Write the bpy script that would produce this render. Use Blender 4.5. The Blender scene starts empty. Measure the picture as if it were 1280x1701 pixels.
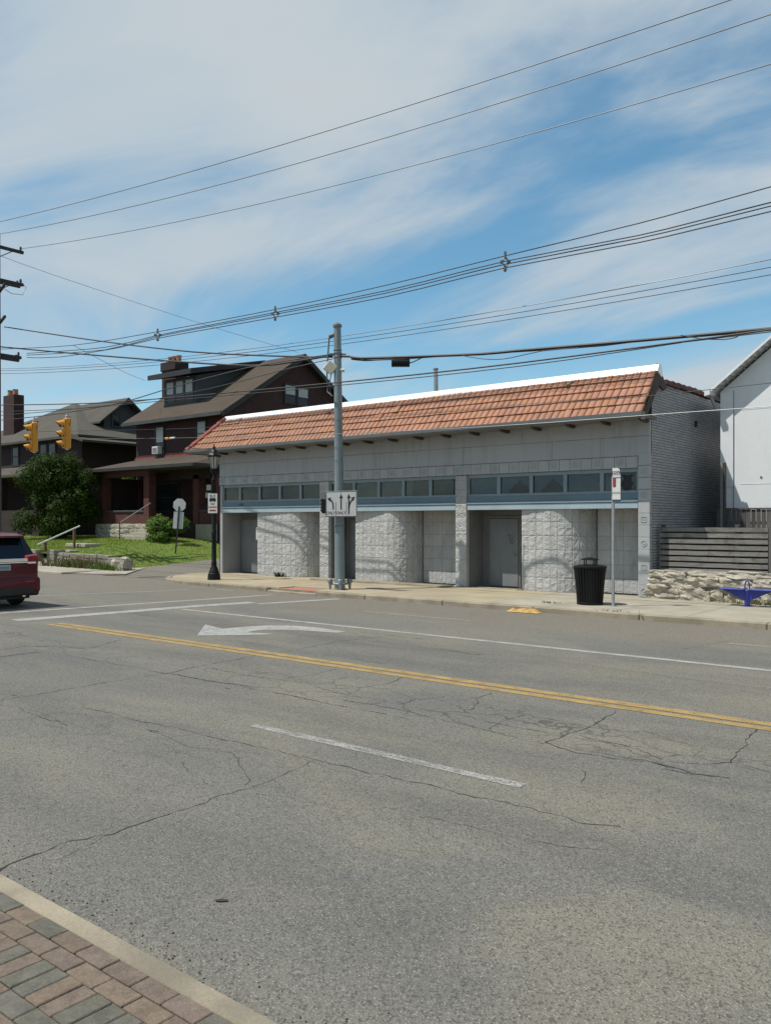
import bpy, bmesh, math, random
from mathutils import Vector, Matrix, Euler, noise as mnoise
random.seed(7)
R = math.radians
scene = bpy.context.scene
C = scene.collection

# ------------------------------------------------------------------ camera
FPX, CX, HY, CAMH = 1400.0, 640.0, 868.0, 1.95
TH = math.atan(FPX / 1718.0)
SN, CS = math.sin(TH), math.cos(TH)
cam_d = bpy.data.cameras.new('camera')
cam = bpy.data.objects.new('camera', cam_d); C.objects.link(cam)
cam.location = (0, 0, CAMH)
cam.rotation_euler = (R(90), 0, TH)
cam_d.sensor_fit = 'VERTICAL'; cam_d.sensor_height = 24.0; cam_d.sensor_width = 24.0
cam_d.lens = FPX / 1701.0 * 24.0
cam_d.shift_y = (HY - 850.5) / 1701.0
cam_d.clip_start = 0.05; cam_d.clip_end = 3000
scene.camera = cam

# ------------------------------------------------------------------ sun and sky
SUN_AZ, SUN_EL = 50.0, 60.0          # direction the shadows run (from +X towards +Y) and elevation
sd = bpy.data.lights.new('sun', 'SUN'); sd.energy = 4.9; sd.angle = R(0.53); sd.color = (1.0, 0.955, 0.88)
sun = bpy.data.objects.new('sun', sd); C.objects.link(sun)
dv = Vector((math.cos(R(SUN_AZ)) * math.cos(R(SUN_EL)), math.sin(R(SUN_AZ)) * math.cos(R(SUN_EL)), -math.sin(R(SUN_EL))))
sun.rotation_euler = dv.to_track_quat('-Z', 'Y').to_euler()
sun.location = (-20, -10, 30)
world = bpy.data.worlds.new('World'); scene.world = world; world.use_nodes = True
wn, wl = world.node_tree.nodes, world.node_tree.links
wn.clear()
def N(nt, t, **kw):
    n = nt.nodes.new(t)
    for k, v in kw.items(): setattr(n, k, v)
    return n
wt = world.node_tree
w_out = N(wt, 'ShaderNodeOutputWorld'); w_bg = N(wt, 'ShaderNodeBackground'); w_bg.inputs['Strength'].default_value = 0.12
w_sky = N(wt, 'ShaderNodeTexSky', sky_type='NISHITA'); w_sky.sun_disc = False
w_sky.sun_elevation = R(SUN_EL); w_sky.sun_rotation = math.atan2(-dv.x, -dv.y)
w_sky.air_density = 1.0; w_sky.dust_density = 0.2; w_sky.ozone_density = 1.0; w_sky.altitude = 200
w_tc = N(wt, 'ShaderNodeTexCoord')
w_sep = N(wt, 'ShaderNodeSeparateXYZ'); wl.new(w_tc.outputs['Generated'], w_sep.inputs[0])
def wmath(op, a, b=None, clamp=False):
    n = N(wt, 'ShaderNodeMath', operation=op); n.use_clamp = clamp
    for i, v in enumerate((a, b)):
        if v is None: continue
        if isinstance(v, (int, float)): n.inputs[i].default_value = v
        else: wl.new(v, n.inputs[i])
    return n.outputs[0]
zc = wmath('MAXIMUM', w_sep.outputs['Z'], 0.0)
den = wmath('ADD', zc, 0.22)
w_comb = N(wt, 'ShaderNodeCombineXYZ')
wl.new(wmath('DIVIDE', w_sep.outputs['X'], den), w_comb.inputs[0]); wl.new(wmath('DIVIDE', w_sep.outputs['Y'], den), w_comb.inputs[1])
w_map = N(wt, 'ShaderNodeMapping'); wl.new(w_comb.outputs[0], w_map.inputs['Vector'])
w_map.inputs['Rotation'].default_value = (0, 0, R(-62)); w_map.inputs['Scale'].default_value = (0.75, 1.55, 1.0); w_map.inputs['Location'].default_value = (-2.1845, 8.8616, 0.0)
w_n1 = N(wt, 'ShaderNodeTexNoise'); wl.new(w_map.outputs[0], w_n1.inputs['Vector'])
w_n1.inputs['Scale'].default_value = 1.0; w_n1.inputs['Detail'].default_value = 9; w_n1.inputs['Roughness'].default_value = 0.56; w_n1.inputs['Distortion'].default_value = 0.55
w_n2 = N(wt, 'ShaderNodeTexNoise'); wl.new(w_map.outputs[0], w_n2.inputs['Vector'])
w_n2.inputs['Scale'].default_value = 0.5; w_n2.inputs['Detail'].default_value = 3
w_cov = wmath('ADD', wmath('MULTIPLY', w_n1.outputs[0], 0.62), wmath('MULTIPLY', w_n2.outputs[0], 0.42))
w_ramp = N(wt, 'ShaderNodeValToRGB'); wl.new(w_cov, w_ramp.inputs[0])
cr = w_ramp.color_ramp; cr.interpolation = 'EASE'
cr.elements[0].position = 0.42; cr.elements[0].color = (0.13, 0.13, 0.13, 1)
cr.elements[1].position = 0.575; cr.elements[1].color = (0.95, 0.95, 0.95, 1)
# thin high cloud: pale where thin, a little greyer where thick
w_ramp2 = N(wt, 'ShaderNodeValToRGB'); wl.new(w_n1.outputs[0], w_ramp2.inputs[0])
w_ramp2.color_ramp.elements[0].position = 0.40; w_ramp2.color_ramp.elements[0].color = (3.75, 4.65, 5.35, 1)
w_ramp2.color_ramp.elements[1].position = 0.70; w_ramp2.color_ramp.elements[1].color = (4.9, 5.25, 5.45, 1)
w_mix = N(wt, 'ShaderNodeMix', data_type='RGBA')
w_hs = N(wt, 'ShaderNodeHueSaturation'); w_hs.inputs['Saturation'].default_value = 1.3; w_hs.inputs['Hue'].default_value = 0.482; w_hs.inputs['Value'].default_value = 1.12; wl.new(w_sky.outputs[0], w_hs.inputs['Color'])
wl.new(w_ramp.outputs[0], w_mix.inputs['Factor']); wl.new(w_hs.outputs[0], w_mix.inputs['A']); wl.new(w_ramp2.outputs[0], w_mix.inputs['B'])
wl.new(w_mix.outputs['Result'], w_bg.inputs['Color']); wl.new(w_bg.outputs[0], w_out.inputs['Surface'])
vs = scene.view_settings
vs.view_transform = 'Standard'; vs.look = 'None'; vs.exposure = 0.0; vs.gamma = 1.0; vs.use_curve_mapping = False

# ------------------------------------------------------------------ measuring helpers (pixel of the photograph -> point of the place)
def ray(x, y):
    a = (x - CX) / FPX; b = -(y - HY) / FPX
    return Vector((a * CS - SN, a * SN + CS, b))
CP = Vector((0, 0, CAMH))
def G(x, y, z=0.0):
    r = ray(x, y); return CP + r * ((z - CAMH) / r.z)
def F(x, y, Y):
    r = ray(x, y); return CP + r * (Y / r.y)
def S(x, y, X):
    r = ray(x, y); return CP + r * (X / r.x)
def V(x, y, p0, p1):                       # vertical plane through two plan points
    r = ray(x, y); n = Vector((p1[1] - p0[1], -(p1[0] - p0[0]), 0)); q = Vector((p0[0], p0[1], 0))
    t = (q - CP).dot(n) / r.dot(n)
    return CP + r * t

# ------------------------------------------------------------------ scene-tree helpers
def link(o, parent=None):
    C.objects.link(o)
    if parent is not None: o.parent = parent
    return o
def tag(o, label=None, cat=None, group=None, kind=None):
    if label: o['label'] = label
    if cat: o['category'] = cat
    if group: o['group'] = group
    if kind: o['kind'] = kind
    return o
def thing(name, label, cat, loc=(0, 0, 0), rz=0.0, group=None):
    o = bpy.data.objects.new(name, None); o.empty_display_size = 0.2
    o.location = loc; o.rotation_euler = (0, 0, rz)
    return tag(link(o), label, cat, group)
class MB:
    def __init__(s): s.v = []; s.f = []; s.mi = []
    def add(s, vs, fs, mi=0):
        b = len(s.v); s.v += [tuple(v) for v in vs]; s.f += [tuple(b + i for i in f) for f in fs]; s.mi += [mi] * len(fs); return s
    def box(s, x0, x1, y0, y1, z0, z1, mi=0, M=None):
        vs = [Vector((x, y, z)) for z in (z0, z1) for y in (y0, y1) for x in (x0, x1)]
        if M is not None: vs = [M @ v for v in vs]
        return s.add(vs, [(0, 2, 3, 1), (4, 5, 7, 6), (0, 1, 5, 4), (2, 6, 7, 3), (0, 4, 6, 2), (1, 3, 7, 5)], mi)
    def cbox(s, x0, x1, y0, y1, z0, z1, c=0.01, mi=0, M=None):
        bm = bmesh.new(); bmesh.ops.create_cube(bm, size=1.0)
        for v in bm.verts:
            v.co = Vector(((x0 + x1) / 2 + v.co.x * (x1 - x0), (y0 + y1) / 2 + v.co.y * (y1 - y0), (z0 + z1) / 2 + v.co.z * (z1 - z0)))
        bmesh.ops.bevel(bm, geom=list(bm.edges), offset=c, segments=1, affect='EDGES', profile=0.5)
        bm.verts.index_update()
        vs = [v.co.copy() for v in bm.verts]
        if M is not None: vs = [M @ v for v in vs]
        s.add(vs, [[v.index for v in f.verts] for f in bm.faces], mi); bm.free(); return s
    def prism(s, poly, axis, a0, a1, mi=0):          # poly in the two other axes, extruded along axis
        n = len(poly); vs = []
        for a in (a0, a1):
            for p in poly:
                q = [p[0], p[1]]; q.insert('xyz'.index(axis), a); vs.append(q)
        fs = [tuple(range(n))[::-1], tuple(range(n, 2 * n))] + [(i, (i + 1) % n, n + (i + 1) % n, n + i) for i in range(n)]
        return s.add(vs, fs, mi)
    def cyl(s, p0, p1, r0, r1=None, n=12, caps=True, mi=0):
        r1 = r0 if r1 is None else r1
        p0, p1 = Vector(p0), Vector(p1); d = (p1 - p0).normalized()
        u = d.orthogonal().normalized(); w = d.cross(u)
        vs = []
        for p, r in ((p0, r0), (p1, r1)):
            vs += [p + (u * math.cos(2 * math.pi * i / n) + w * math.sin(2 * math.pi * i / n)) * r for i in range(n)]
        fs = [(i, (i + 1) % n, n + (i + 1) % n, n + i) for i in range(n)]
        if caps: fs += [tuple(range(n))[::-1], tuple(range(n, 2 * n))]
        return s.add(vs, fs, mi)
    def tube(s, pts, r, n=6, mi=0, caps=True):
        pts = [Vector(p) for p in pts]; vs = []; m = len(pts)
        ref = Vector((0, 0, 1))
        for i, p in enumerate(pts):
            d = (pts[min(i + 1, m - 1)] - pts[max(i - 1, 0)]).normalized()
            u = d.cross(ref)
            u = d.orthogonal().normalized() if u.length < 1e-3 else u.normalized()
            w = u.cross(d); rr = r[i] if isinstance(r, (list, tuple)) else r
            vs += [p + (u * math.cos(2 * math.pi * k / n) + w * math.sin(2 * math.pi * k / n)) * rr for k in range(n)]
        fs = [(i * n + k, i * n + (k + 1) % n, (i + 1) * n + (k + 1) % n, (i + 1) * n + k) for i in range(m - 1) for k in range(n)]
        if caps: fs += [tuple(range(n))[::-1], tuple(range((m - 1) * n, m * n))]
        return s.add(vs, fs, mi)
    def lathe(s, prof, n=20, c=(0, 0, 0), mi=0):     # prof: (r, z) bottom to top
        vs = []; m = len(prof)
        for r, z in prof:
            vs += [(c[0] + r * math.cos(2 * math.pi * k / n), c[1] + r * math.sin(2 * math.pi * k / n), c[2] + z) for k in range(n)]
        fs = [(i * n + k, i * n + (k + 1) % n, (i + 1) * n + (k + 1) % n, (i + 1) * n + k) for i in range(m - 1) for k in range(n)]
        fs += [tuple(range(n))[::-1], tuple(range((m - 1) * n, m * n))]
        return s.add(vs, fs, mi)
    def mesh(s, name, mat=None, smooth=False):
        me = bpy.data.meshes.new(name); me.from_pydata(s.v, [], s.f)
        for m in (mat if isinstance(mat, (list, tuple)) else [mat]):
            if m is not None: me.materials.append(m)
        if any(s.mi): me.polygons.foreach_set('material_index', s.mi)
        if smooth:
            me.polygons.foreach_set('use_smooth', [True] * len(me.polygons))
            if smooth != 'all': 
                try: me.set_sharp_from_angle(angle=R(40))
                except Exception: pass
        me.update(); return me
    def build(s, name, mat, parent=None, smooth=False, loc=None):
        o = bpy.data.objects.new(name, s.mesh(name, mat, smooth))
        if loc is not None: o.location = loc
        return link(o, parent)
def place(name, me, parent=None, loc=(0, 0, 0), rot=(0, 0, 0), scale=(1, 1, 1)):
    o = bpy.data.objects.new(name, me); o.location = loc; o.rotation_euler = rot; o.scale = scale
    return link(o, parent)
def text_mesh(txt, size, mat, ext=0.0015, align='CENTER', shear=0.0, bold=0.0):
    cu = bpy.data.curves.new('lettering', 'FONT'); cu.body = txt; cu.size = size; cu.extrude = ext; cu.align_x = align; cu.align_y = 'CENTER'; cu.shear = shear; cu.offset = bold
    cu.resolution_u = 3
    ob = bpy.data.objects.new('lettering_source', cu); C.objects.link(ob)
    dg = bpy.context.evaluated_depsgraph_get(); dg.update()
    me = bpy.data.meshes.new_from_object(ob.evaluated_get(dg))
    bpy.data.objects.remove(ob); bpy.data.curves.remove(cu)
    me.materials.clear(); me.materials.append(mat); return me

# ------------------------------------------------------------------ materials
def _mix(nt, fac, a, b, blend='MIX'):
    n = N(nt, 'ShaderNodeMix', data_type='RGBA', blend_type=blend)
    for k, v in (('Factor', fac), ('A', a), ('B', b)):
        if v is None: continue
        if isinstance(v, (int, float)): n.inputs[k].default_value = v
        elif isinstance(v, tuple): n.inputs[k].default_value = (v[0], v[1], v[2], 1)
        else: nt.links.new(v, n.inputs[k])
    return n.outputs['Result']
def _noise(nt, scale, detail=4, rough=0.55, vec=None, dist=0.0):
    n = N(nt, 'ShaderNodeTexNoise'); n.inputs['Scale'].default_value = scale; n.inputs['Detail'].default_value = detail
    n.inputs['Roughness'].default_value = rough; n.inputs['Distortion'].default_value = dist
    if vec is not None: nt.links.new(vec, n.inputs['Vector'])
    return n.outputs[0]
def _ramp(nt, val, p0, p1, c0=(0, 0, 0), c1=(1, 1, 1)):
    n = N(nt, 'ShaderNodeValToRGB'); nt.links.new(val, n.inputs[0])
    n.color_ramp.elements[0].position = p0; n.color_ramp.elements[1].position = p1
    n.color_ramp.elements[0].color = (*c0, 1); n.color_ramp.elements[1].color = (*c1, 1)
    return n.outputs[0]
def _math(nt, op, a, b=None, clamp=False):
    n = N(nt, 'ShaderNodeMath', operation=op); n.use_clamp = clamp
    for i, v in enumerate((a, b)):
        if v is None: continue
        if isinstance(v, (int, float)): n.inputs[i].default_value = v
        else: nt.links.new(v, n.inputs[i])
    return n.outputs[0]
def newmat(name):
    m = bpy.data.materials.new(name); m.use_nodes = True
    return m, m.node_tree, m.node_tree.nodes['Principled BSDF']
def wpos(nt, scale=(1, 1, 1)):
    g = N(nt, 'ShaderNodeNewGeometry'); mp = N(nt, 'ShaderNodeMapping'); mp.inputs['Scale'].default_value = scale
    nt.links.new(g.outputs['Position'], mp.inputs['Vector']); return mp.outputs[0]
def bump(nt, b, h, strength, dist=0.02):
    n = N(nt, 'ShaderNodeBump'); n.inputs['Strength'].default_value = strength; n.inputs['Distance'].default_value = dist
    nt.links.new(h, n.inputs['Height']); nt.links.new(n.outputs[0], b.inputs['Normal'])
MATS = {}
def pm(name, col, rough=0.7, var=0.25, scale=2.0, fine=40.0, bumpk=0.0, bscale=60.0, metal=0.0, spec=0.5, col2=None, rand=0.0, coat=0.0, stretch=(1, 1, 1), grime=None, bdist=0.01):
    """base colour with large mottling, fine grain, optional second colour, per-object tint and bump"""
    m, nt, b = newmat(name)
    p = wpos(nt, stretch)
    n1 = _noise(nt, scale, 5, 0.6, p)
    c2 = col2 if col2 else tuple(c * (1 - var) for c in col)
    c1 = tuple(min(1, c * (1 + var * 0.5)) for c in col)
    out = _mix(nt, _ramp(nt, n1, 0.32, 0.68), c1, c2)
    if fine:
        n2 = _noise(nt, fine, 3, 0.6, p)
        out = _mix(nt, 0.35 * min(1, var * 3), out, _ramp(nt, n2, 0.3, 0.7, (0.35,) * 3, (1, 1, 1)), 'MULTIPLY')
    if grime:
        n3 = _noise(nt, grime[0], 6, 0.65, wpos(nt, grime[3] if len(grime) > 3 else (1, 1, 1)), 0.6)
        out = _mix(nt, _math(nt, 'MULTIPLY', _ramp(nt, n3, 0.5, 0.72), grime[2]), out, grime[1])
    if rand:
        oi = N(nt, 'ShaderNodeObjectInfo')
        hv = N(nt, 'ShaderNodeHueSaturation'); nt.links.new(out, hv.inputs['Color'])
        nt.links.new(_math(nt, 'ADD', _math(nt, 'MULTIPLY', oi.outputs['Random'], 2 * rand), 1 - rand), hv.inputs['Value'])
        h2 = _math(nt, 'FRACT', _math(nt, 'MULTIPLY', oi.outputs['Random'], 7.31))
        nt.links.new(_math(nt, 'ADD', _math(nt, 'MULTIPLY', h2, 0.03 * rand / 0.2), 0.5 - 0.015 * rand / 0.2), hv.inputs['Hue'])
        nt.links.new(_math(nt, 'ADD', _math(nt, 'MULTIPLY', h2, 0.35 * rand / 0.2), 1 - 0.17 * rand / 0.2), hv.inputs['Saturation'])
        out = hv.outputs[0]
    nt.links.new(out, b.inputs['Base Color'])
    b.inputs['Roughness'].default_value = rough; b.inputs['Metallic'].default_value = metal; b.inputs['Specular IOR Level'].default_value = spec
    b.inputs['Coat Weight'].default_value = coat; b.inputs['Coat Roughness'].default_value = 0.05
    if bumpk: bump(nt, b, _noise(nt, bscale, 4, 0.6, wpos(nt)), bumpk, bdist)
    MATS[name] = m; return m

pm('kerb_concrete', (0.31, 0.265, 0.19), 0.9, 0.3, 1.5, 60, 0.35, 80, grime=(3.0, (0.16, 0.14, 0.11), 0.7))
pm('sidewalk_concrete', (0.37, 0.31, 0.208), 0.9, 0.16, 0.9, 50, 0.25, 70, rand=0.05, grime=(1.3, (0.27, 0.23, 0.16), 0.55))
pm('pale_concrete', (0.36, 0.325, 0.255), 0.9, 0.2, 1.2, 50, 0.25, 70, grime=(1.6, (0.25, 0.22, 0.16), 0.5))
pm('red_ramp', (0.42, 0.19, 0.125), 0.85, 0.2, 3, 60, 0.3, 90)
pm('crack', (0.042, 0.039, 0.034), 0.95, 0.3, 20)
pm('paver_red', (0.185, 0.137, 0.103), 0.9, 0.28, 14, 90, 0.7, 150, rand=0.10, grime=(60, (0.30, 0.27, 0.21), 0.35))
pm('paver_grey', (0.135, 0.125, 0.098), 0.9, 0.28, 14, 90, 0.7, 150, rand=0.08, grime=(60, (0.22, 0.22, 0.17), 0.35))
pm('joint_sand', (0.105, 0.093, 0.07), 0.95, 0.3, 20)
pm('facade_grey', (0.365, 0.375, 0.38), 0.55, 0.06, 0.6, 12, 0.06, 15, rand=0.035, grime=(1.6, (0.24, 0.245, 0.24), 0.55, (3.0, 3.0, 0.35)))
pm('facade_side', (0.33, 0.335, 0.335), 0.6, 0.12, 1.0, 12, 0.06, 15)
pm('split_block', (0.445, 0.442, 0.43), 0.85, 0.10, 3, 30, 1.0, 38, rand=0.05, bdist=0.02, grime=(1.8, (0.27, 0.265, 0.25), 0.6, (2.5, 2.5, 0.5)))
pm('mortar_grey', (0.49, 0.487, 0.475), 0.9, 0.12, 3)
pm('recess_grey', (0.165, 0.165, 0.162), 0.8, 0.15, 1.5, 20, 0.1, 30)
pm('door_grey', (0.19, 0.20, 0.205), 0.55, 0.12, 1.2, 8, 0.05, 10, grime=(2.5, (0.13, 0.135, 0.135), 0.6, (3, 3, 0.4)))
pm('lintel_blue', (0.115, 0.185, 0.225), 0.45, 0.12, 0.8, 8, grime=(2.0, (0.09, 0.14, 0.165), 0.5))
pm('strip_blue', (0.33, 0.42, 0.46), 0.4, 0.10, 0.8, 6, grime=(2.2, (0.22, 0.29, 0.32), 0.5))
pm('frame_blue', (0.20, 0.26, 0.29), 0.45, 0.12, 1.5, 8)
pm('terracotta', (0.37, 0.175, 0.102), 0.75, 0.18, 1.4, 30, 0.25, 60, rand=0.06, grime=(0.7, (0.37, 0.23, 0.165), 0.5))
pm('terracotta_dark', (0.27, 0.055, 0.035), 0.7, 0.25, 2.5, 30, 0.2, 60, rand=0.12)
pm('coping_dark', (0.12, 0.045, 0.038), 0.85, 0.35, 5, 30, 0.3, 40, rand=0.2)  # darker copy of terracotta_dark, with the coping's shade put into the colour
pm('underlay', (0.06, 0.035, 0.03), 0.9, 0.2, 3)
pm('white_metal', (0.83, 0.85, 0.87), 0.4, 0.04, 1.0, 0)
pm('gutter_grey', (0.145, 0.16, 0.165), 0.5, 0.2, 1.0, 10)
pm('soffit_grey', (0.19, 0.19, 0.18), 0.8, 0.15, 1.5)
pm('dark_timber', (0.07, 0.055, 0.045), 0.85, 0.3, 6)
pm('flat_roof', (0.12, 0.12, 0.12), 0.9, 0.2, 2)
pm('house_brick', (0.046, 0.017, 0.015), 0.85, 0.35, 3, 60, 0.3, 60)  # brick tone darkened for shade on the walls; porch_brick holds the lit tone
pm('house_brick_dark', (0.03, 0.016, 0.014), 0.9, 0.3, 2, 60, 0.3, 60)  # deepest copy, with porch shade put into the brick colour
pm('porch_brick', (0.095, 0.03, 0.025), 0.85, 0.3, 4, 60, 0.3, 60)  # lighter copy of house_brick, kept for the sunlit porch columns
pm('shingle_brown', (0.066, 0.047, 0.031), 0.95, 0.16, 1.0, 9, 0.5, 12, stretch=(1, 1, 2))
pm('shingle_grey', (0.076, 0.067, 0.052), 0.95, 0.18, 1.0, 9, 0.5, 12)
pm('trim_dark', (0.022, 0.024, 0.026), 0.7, 0.2, 2)
pm('trim_slate', (0.05, 0.06, 0.062), 0.7, 0.2, 2)
pm('window_trim', (0.085, 0.10, 0.105), 0.6, 0.2, 2)
pm('blind_pale', (0.34, 0.37, 0.36), 0.35, 0.08, 2, 0)
pm('limestone', (0.47, 0.425, 0.34), 0.9, 0.3, 4.0, 20, 1.0, 18, rand=0.10, bdist=0.05, grime=(4.0, (0.22, 0.19, 0.14), 0.6))
pm('foundation_stone', (0.36, 0.33, 0.27), 0.9, 0.25, 3, 20, 0.7, 25, rand=0.12)
pm('retaining_block', (0.25, 0.225, 0.175), 0.95, 0.3, 3, 20, 0.6, 30, rand=0.18)
pm('stone_core', (0.27, 0.235, 0.175), 0.95, 0.3, 4)
pm('white_render', (0.72, 0.735, 0.74), 0.8, 0.05, 0.6, 6, 0.08, 8, grime=(0.7, (0.60, 0.615, 0.62), 0.5, (2.5, 2.5, 0.4)))
pm('white_trim', (0.70, 0.72, 0.73), 0.6, 0.08, 2, 0)
pm('weathered_wood', (0.22, 0.212, 0.195), 0.9, 0.3, 3, 20, 0.6, 20, stretch=(1, 5, 14), rand=0.12, grime=(3.0, (0.075, 0.068, 0.058), 0.8))
pm('fence_wood', (0.11, 0.10, 0.09), 0.9, 0.3, 3, 20, 0.6, 25, stretch=(14, 5, 1), rand=0.3)
pm('pole_steel', (0.20, 0.245, 0.255), 0.5, 0.14, 1.2, 14, 0.05, 30, metal=0.25, grime=(2.5, (0.27, 0.30, 0.30), 0.5))
pm('black_paint', (0.006, 0.0065, 0.007), 0.5, 0.2, 4, spec=0.25)
pm('black_rubber', (0.02, 0.02, 0.02), 0.75, 0.2, 6)
pm('cable_black', (0.018, 0.019, 0.022), 0.6, 0.2, 3, 0)
pm('cable_grey', (0.16, 0.165, 0.17), 0.45, 0.15, 1, 0, metal=0.4)
pm('galvanised', (0.34, 0.36, 0.36), 0.45, 0.15, 6, 0, metal=0.5)
pm('sign_white', (0.40, 0.40, 0.39), 0.5, 0.06, 6, 0)
pm('sign_bright', (0.62, 0.61, 0.57), 0.5, 0.08, 8, 0)
pm('sign_back', (0.50, 0.51, 0.50), 0.45, 0.10, 4, 0)
pm('sign_black', (0.008, 0.008, 0.009), 0.5, 0.1, 4, 0)
pm('sign_red', (0.24, 0.045, 0.04), 0.5, 0.15, 6, 0)
pm('sign_blue', (0.035, 0.05, 0.13), 0.5, 0.15, 6, 0)
pm('signal_yellow', (0.62, 0.27, 0.018), 0.45, 0.12, 4, 0)
pm('lens_dark', (0.03, 0.012, 0.01), 0.2, 0.1, 4, 0)
pm('cream_plastic', (0.50, 0.46, 0.36), 0.5, 0.08, 8, 0)
pm('seat_blue', (0.010, 0.026, 0.27), 0.35, 0.12, 5, 0, coat=0.3)
pm('car_red', (0.085, 0.004, 0.009), 0.4, 0.05, 1, 0, spec=0.3, coat=0.22)
pm('car_black', (0.012, 0.012, 0.013), 0.55, 0.1, 3, 0)
pm('chrome', (0.75, 0.78, 0.82), 0.12, 0.03, 2, 0, metal=1.0)
pm('tail_red', (0.30, 0.008, 0.014), 0.15, 0.08, 6, 0, coat=0.6)
pm('plate', (0.30, 0.36, 0.36), 0.5, 0.08, 8, 0)
pm('lamp_glass', (0.42, 0.40, 0.34), 0.2, 0.15, 8, 0)
pm('pole_wood', (0.085, 0.07, 0.058), 0.9, 0.25, 4, 20, 0.4, 30)
pm('arm_wood', (0.05, 0.043, 0.042), 0.9, 0.25, 4, 20)
pm('paper_yellow', (0.50, 0.30, 0.085), 0.7, 0.25, 8, 40)
pm('soil', (0.10, 0.085, 0.055), 0.95, 0.3, 2)
pm('rail_white', (0.62, 0.62, 0.58), 0.6, 0.12, 4)
pm('rail_post', (0.16, 0.09, 0.06), 0.85, 0.2, 5)
pm('bark', (0.07, 0.055, 0.04), 0.95, 0.3, 8)
def glass_mat(name, col, spec=0.5, rough=0.04):
    m, nt, b = newmat(name)
    n1 = _noise(nt, 1.3, 3, 0.5, wpos(nt))
    nt.links.new(_mix(nt, _ramp(nt, n1, 0.35, 0.65), col, tuple(c * 0.6 for c in col)), b.inputs['Base Color'])
    b.inputs['Roughness'].default_value = rough; b.inputs['Specular IOR Level'].default_value = spec
    bump(nt, b, _noise(nt, 2.2, 1, 0.4, wpos(nt)), 0.06, 0.02)
    MATS[name] = m; return m
glass_mat('glass_black', (0.006, 0.007, 0.007), 0.18); glass_mat('glass_green', (0.035, 0.05, 0.047), 0.3); glass_mat('glass_blue', (0.03, 0.06, 0.08), 0.4)
glass_mat('glass_mauve', (0.045, 0.05, 0.06), 0.3); glass_mat('car_glass', (0.006, 0.008, 0.012), 0.5, 0.03); glass_mat('glass_house', (0.02, 0.026, 0.028), 0.3)
def leaf_mat(name, c1, c2, c3):
    m, nt, b = newmat(name)
    p = wpos(nt)
    col = _mix(nt, _ramp(nt, _noise(nt, 1.6, 3, 0.6, p), 0.35, 0.65), c1, c2)
    col = _mix(nt, _ramp(nt, _noise(nt, 11, 2, 0.6, p), 0.52, 0.7), col, c3)
    nt.links.new(col, b.inputs['Base Color']); b.inputs['Roughness'].default_value = 0.6; b.inputs['Specular IOR Level'].default_value = 0.15
    tr = N(nt, 'ShaderNodeBsdfTranslucent'); nt.links.new(col, tr.inputs['Color'])
    mx = N(nt, 'ShaderNodeMixShader'); mx.inputs[0].default_value = 0.3
    nt.links.new(b.outputs[0], mx.inputs[1]); nt.links.new(tr.outputs[0], mx.inputs[2])
    nt.links.new(mx.outputs[0], nt.nodes['Material Output'].inputs['Surface'])
    MATS[name] = m; return m
leaf_mat('leaf_dark', (0.016, 0.036, 0.004), (0.030, 0.06, 0.006), (0.085, 0.125, 0.012))
leaf_mat('leaf_bright', (0.07, 0.13, 0.02), (0.10, 0.17, 0.03), (0.16, 0.21, 0.05))
leaf_mat('leaf_dry', (0.10, 0.12, 0.04), (0.16, 0.15, 0.06), (0.22, 0.19, 0.09))
leaf_mat('grass_blade', (0.135, 0.19, 0.012), (0.17, 0.22, 0.018), (0.23, 0.22, 0.05))

def worn_paint(name, col, wear, scale=9.0):
    m, nt, b = newmat(name)
    p = wpos(nt)
    base = _mix(nt, _ramp(nt, _noise(nt, 3, 5, 0.6, p), 0.35, 0.65), tuple(c * 1.06 for c in col), tuple(c * 0.80 for c in col))
    nt.links.new(_mix(nt, 0.35, base, _ramp(nt, _noise(nt, 90, 3, 0.6, p), 0.3, 0.7, (0.5,) * 3, (1, 1, 1)), 'MULTIPLY'), b.inputs['Base Color'])
    b.inputs['Roughness'].default_value = 0.8
    vo = N(nt, 'ShaderNodeTexVoronoi'); nt.links.new(p, vo.inputs['Vector']); vo.inputs['Scale'].default_value = 120
    sp = N(nt, 'ShaderNodeSeparateColor'); nt.links.new(vo.outputs['Color'], sp.inputs[0])
    a = _math(nt, 'ADD', _math(nt, 'MULTIPLY', _noise(nt, scale, 6, 0.7, wpos(nt, (0.5, 1.3, 1)), 0.7), 0.75), _math(nt, 'MULTIPLY', sp.outputs[0], 0.25))
    gone = _ramp(nt, a, 0.5 - wear * 0.5 + 0.16, 0.5 - wear * 0.5 + 0.30)
    tr = N(nt, 'ShaderNodeBsdfTransparent'); mx = N(nt, 'ShaderNodeMixShader')
    nt.links.new(_math(nt, 'MULTIPLY', gone, 0.92), mx.inputs[0]); nt.links.new(b.outputs[0], mx.inputs[1]); nt.links.new(tr.outputs[0], mx.inputs[2])
    nt.links.new(mx.outputs[0], nt.nodes['Material Output'].inputs['Surface']); MATS[name] = m
worn_paint('paint_white_road', (0.36, 0.355, 0.33), 0.20)
worn_paint('paint_worn_road', (0.34, 0.33, 0.30), 0.36, 14)
worn_paint('paint_yellow', (0.37, 0.25, 0.09), 0.22)
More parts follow.
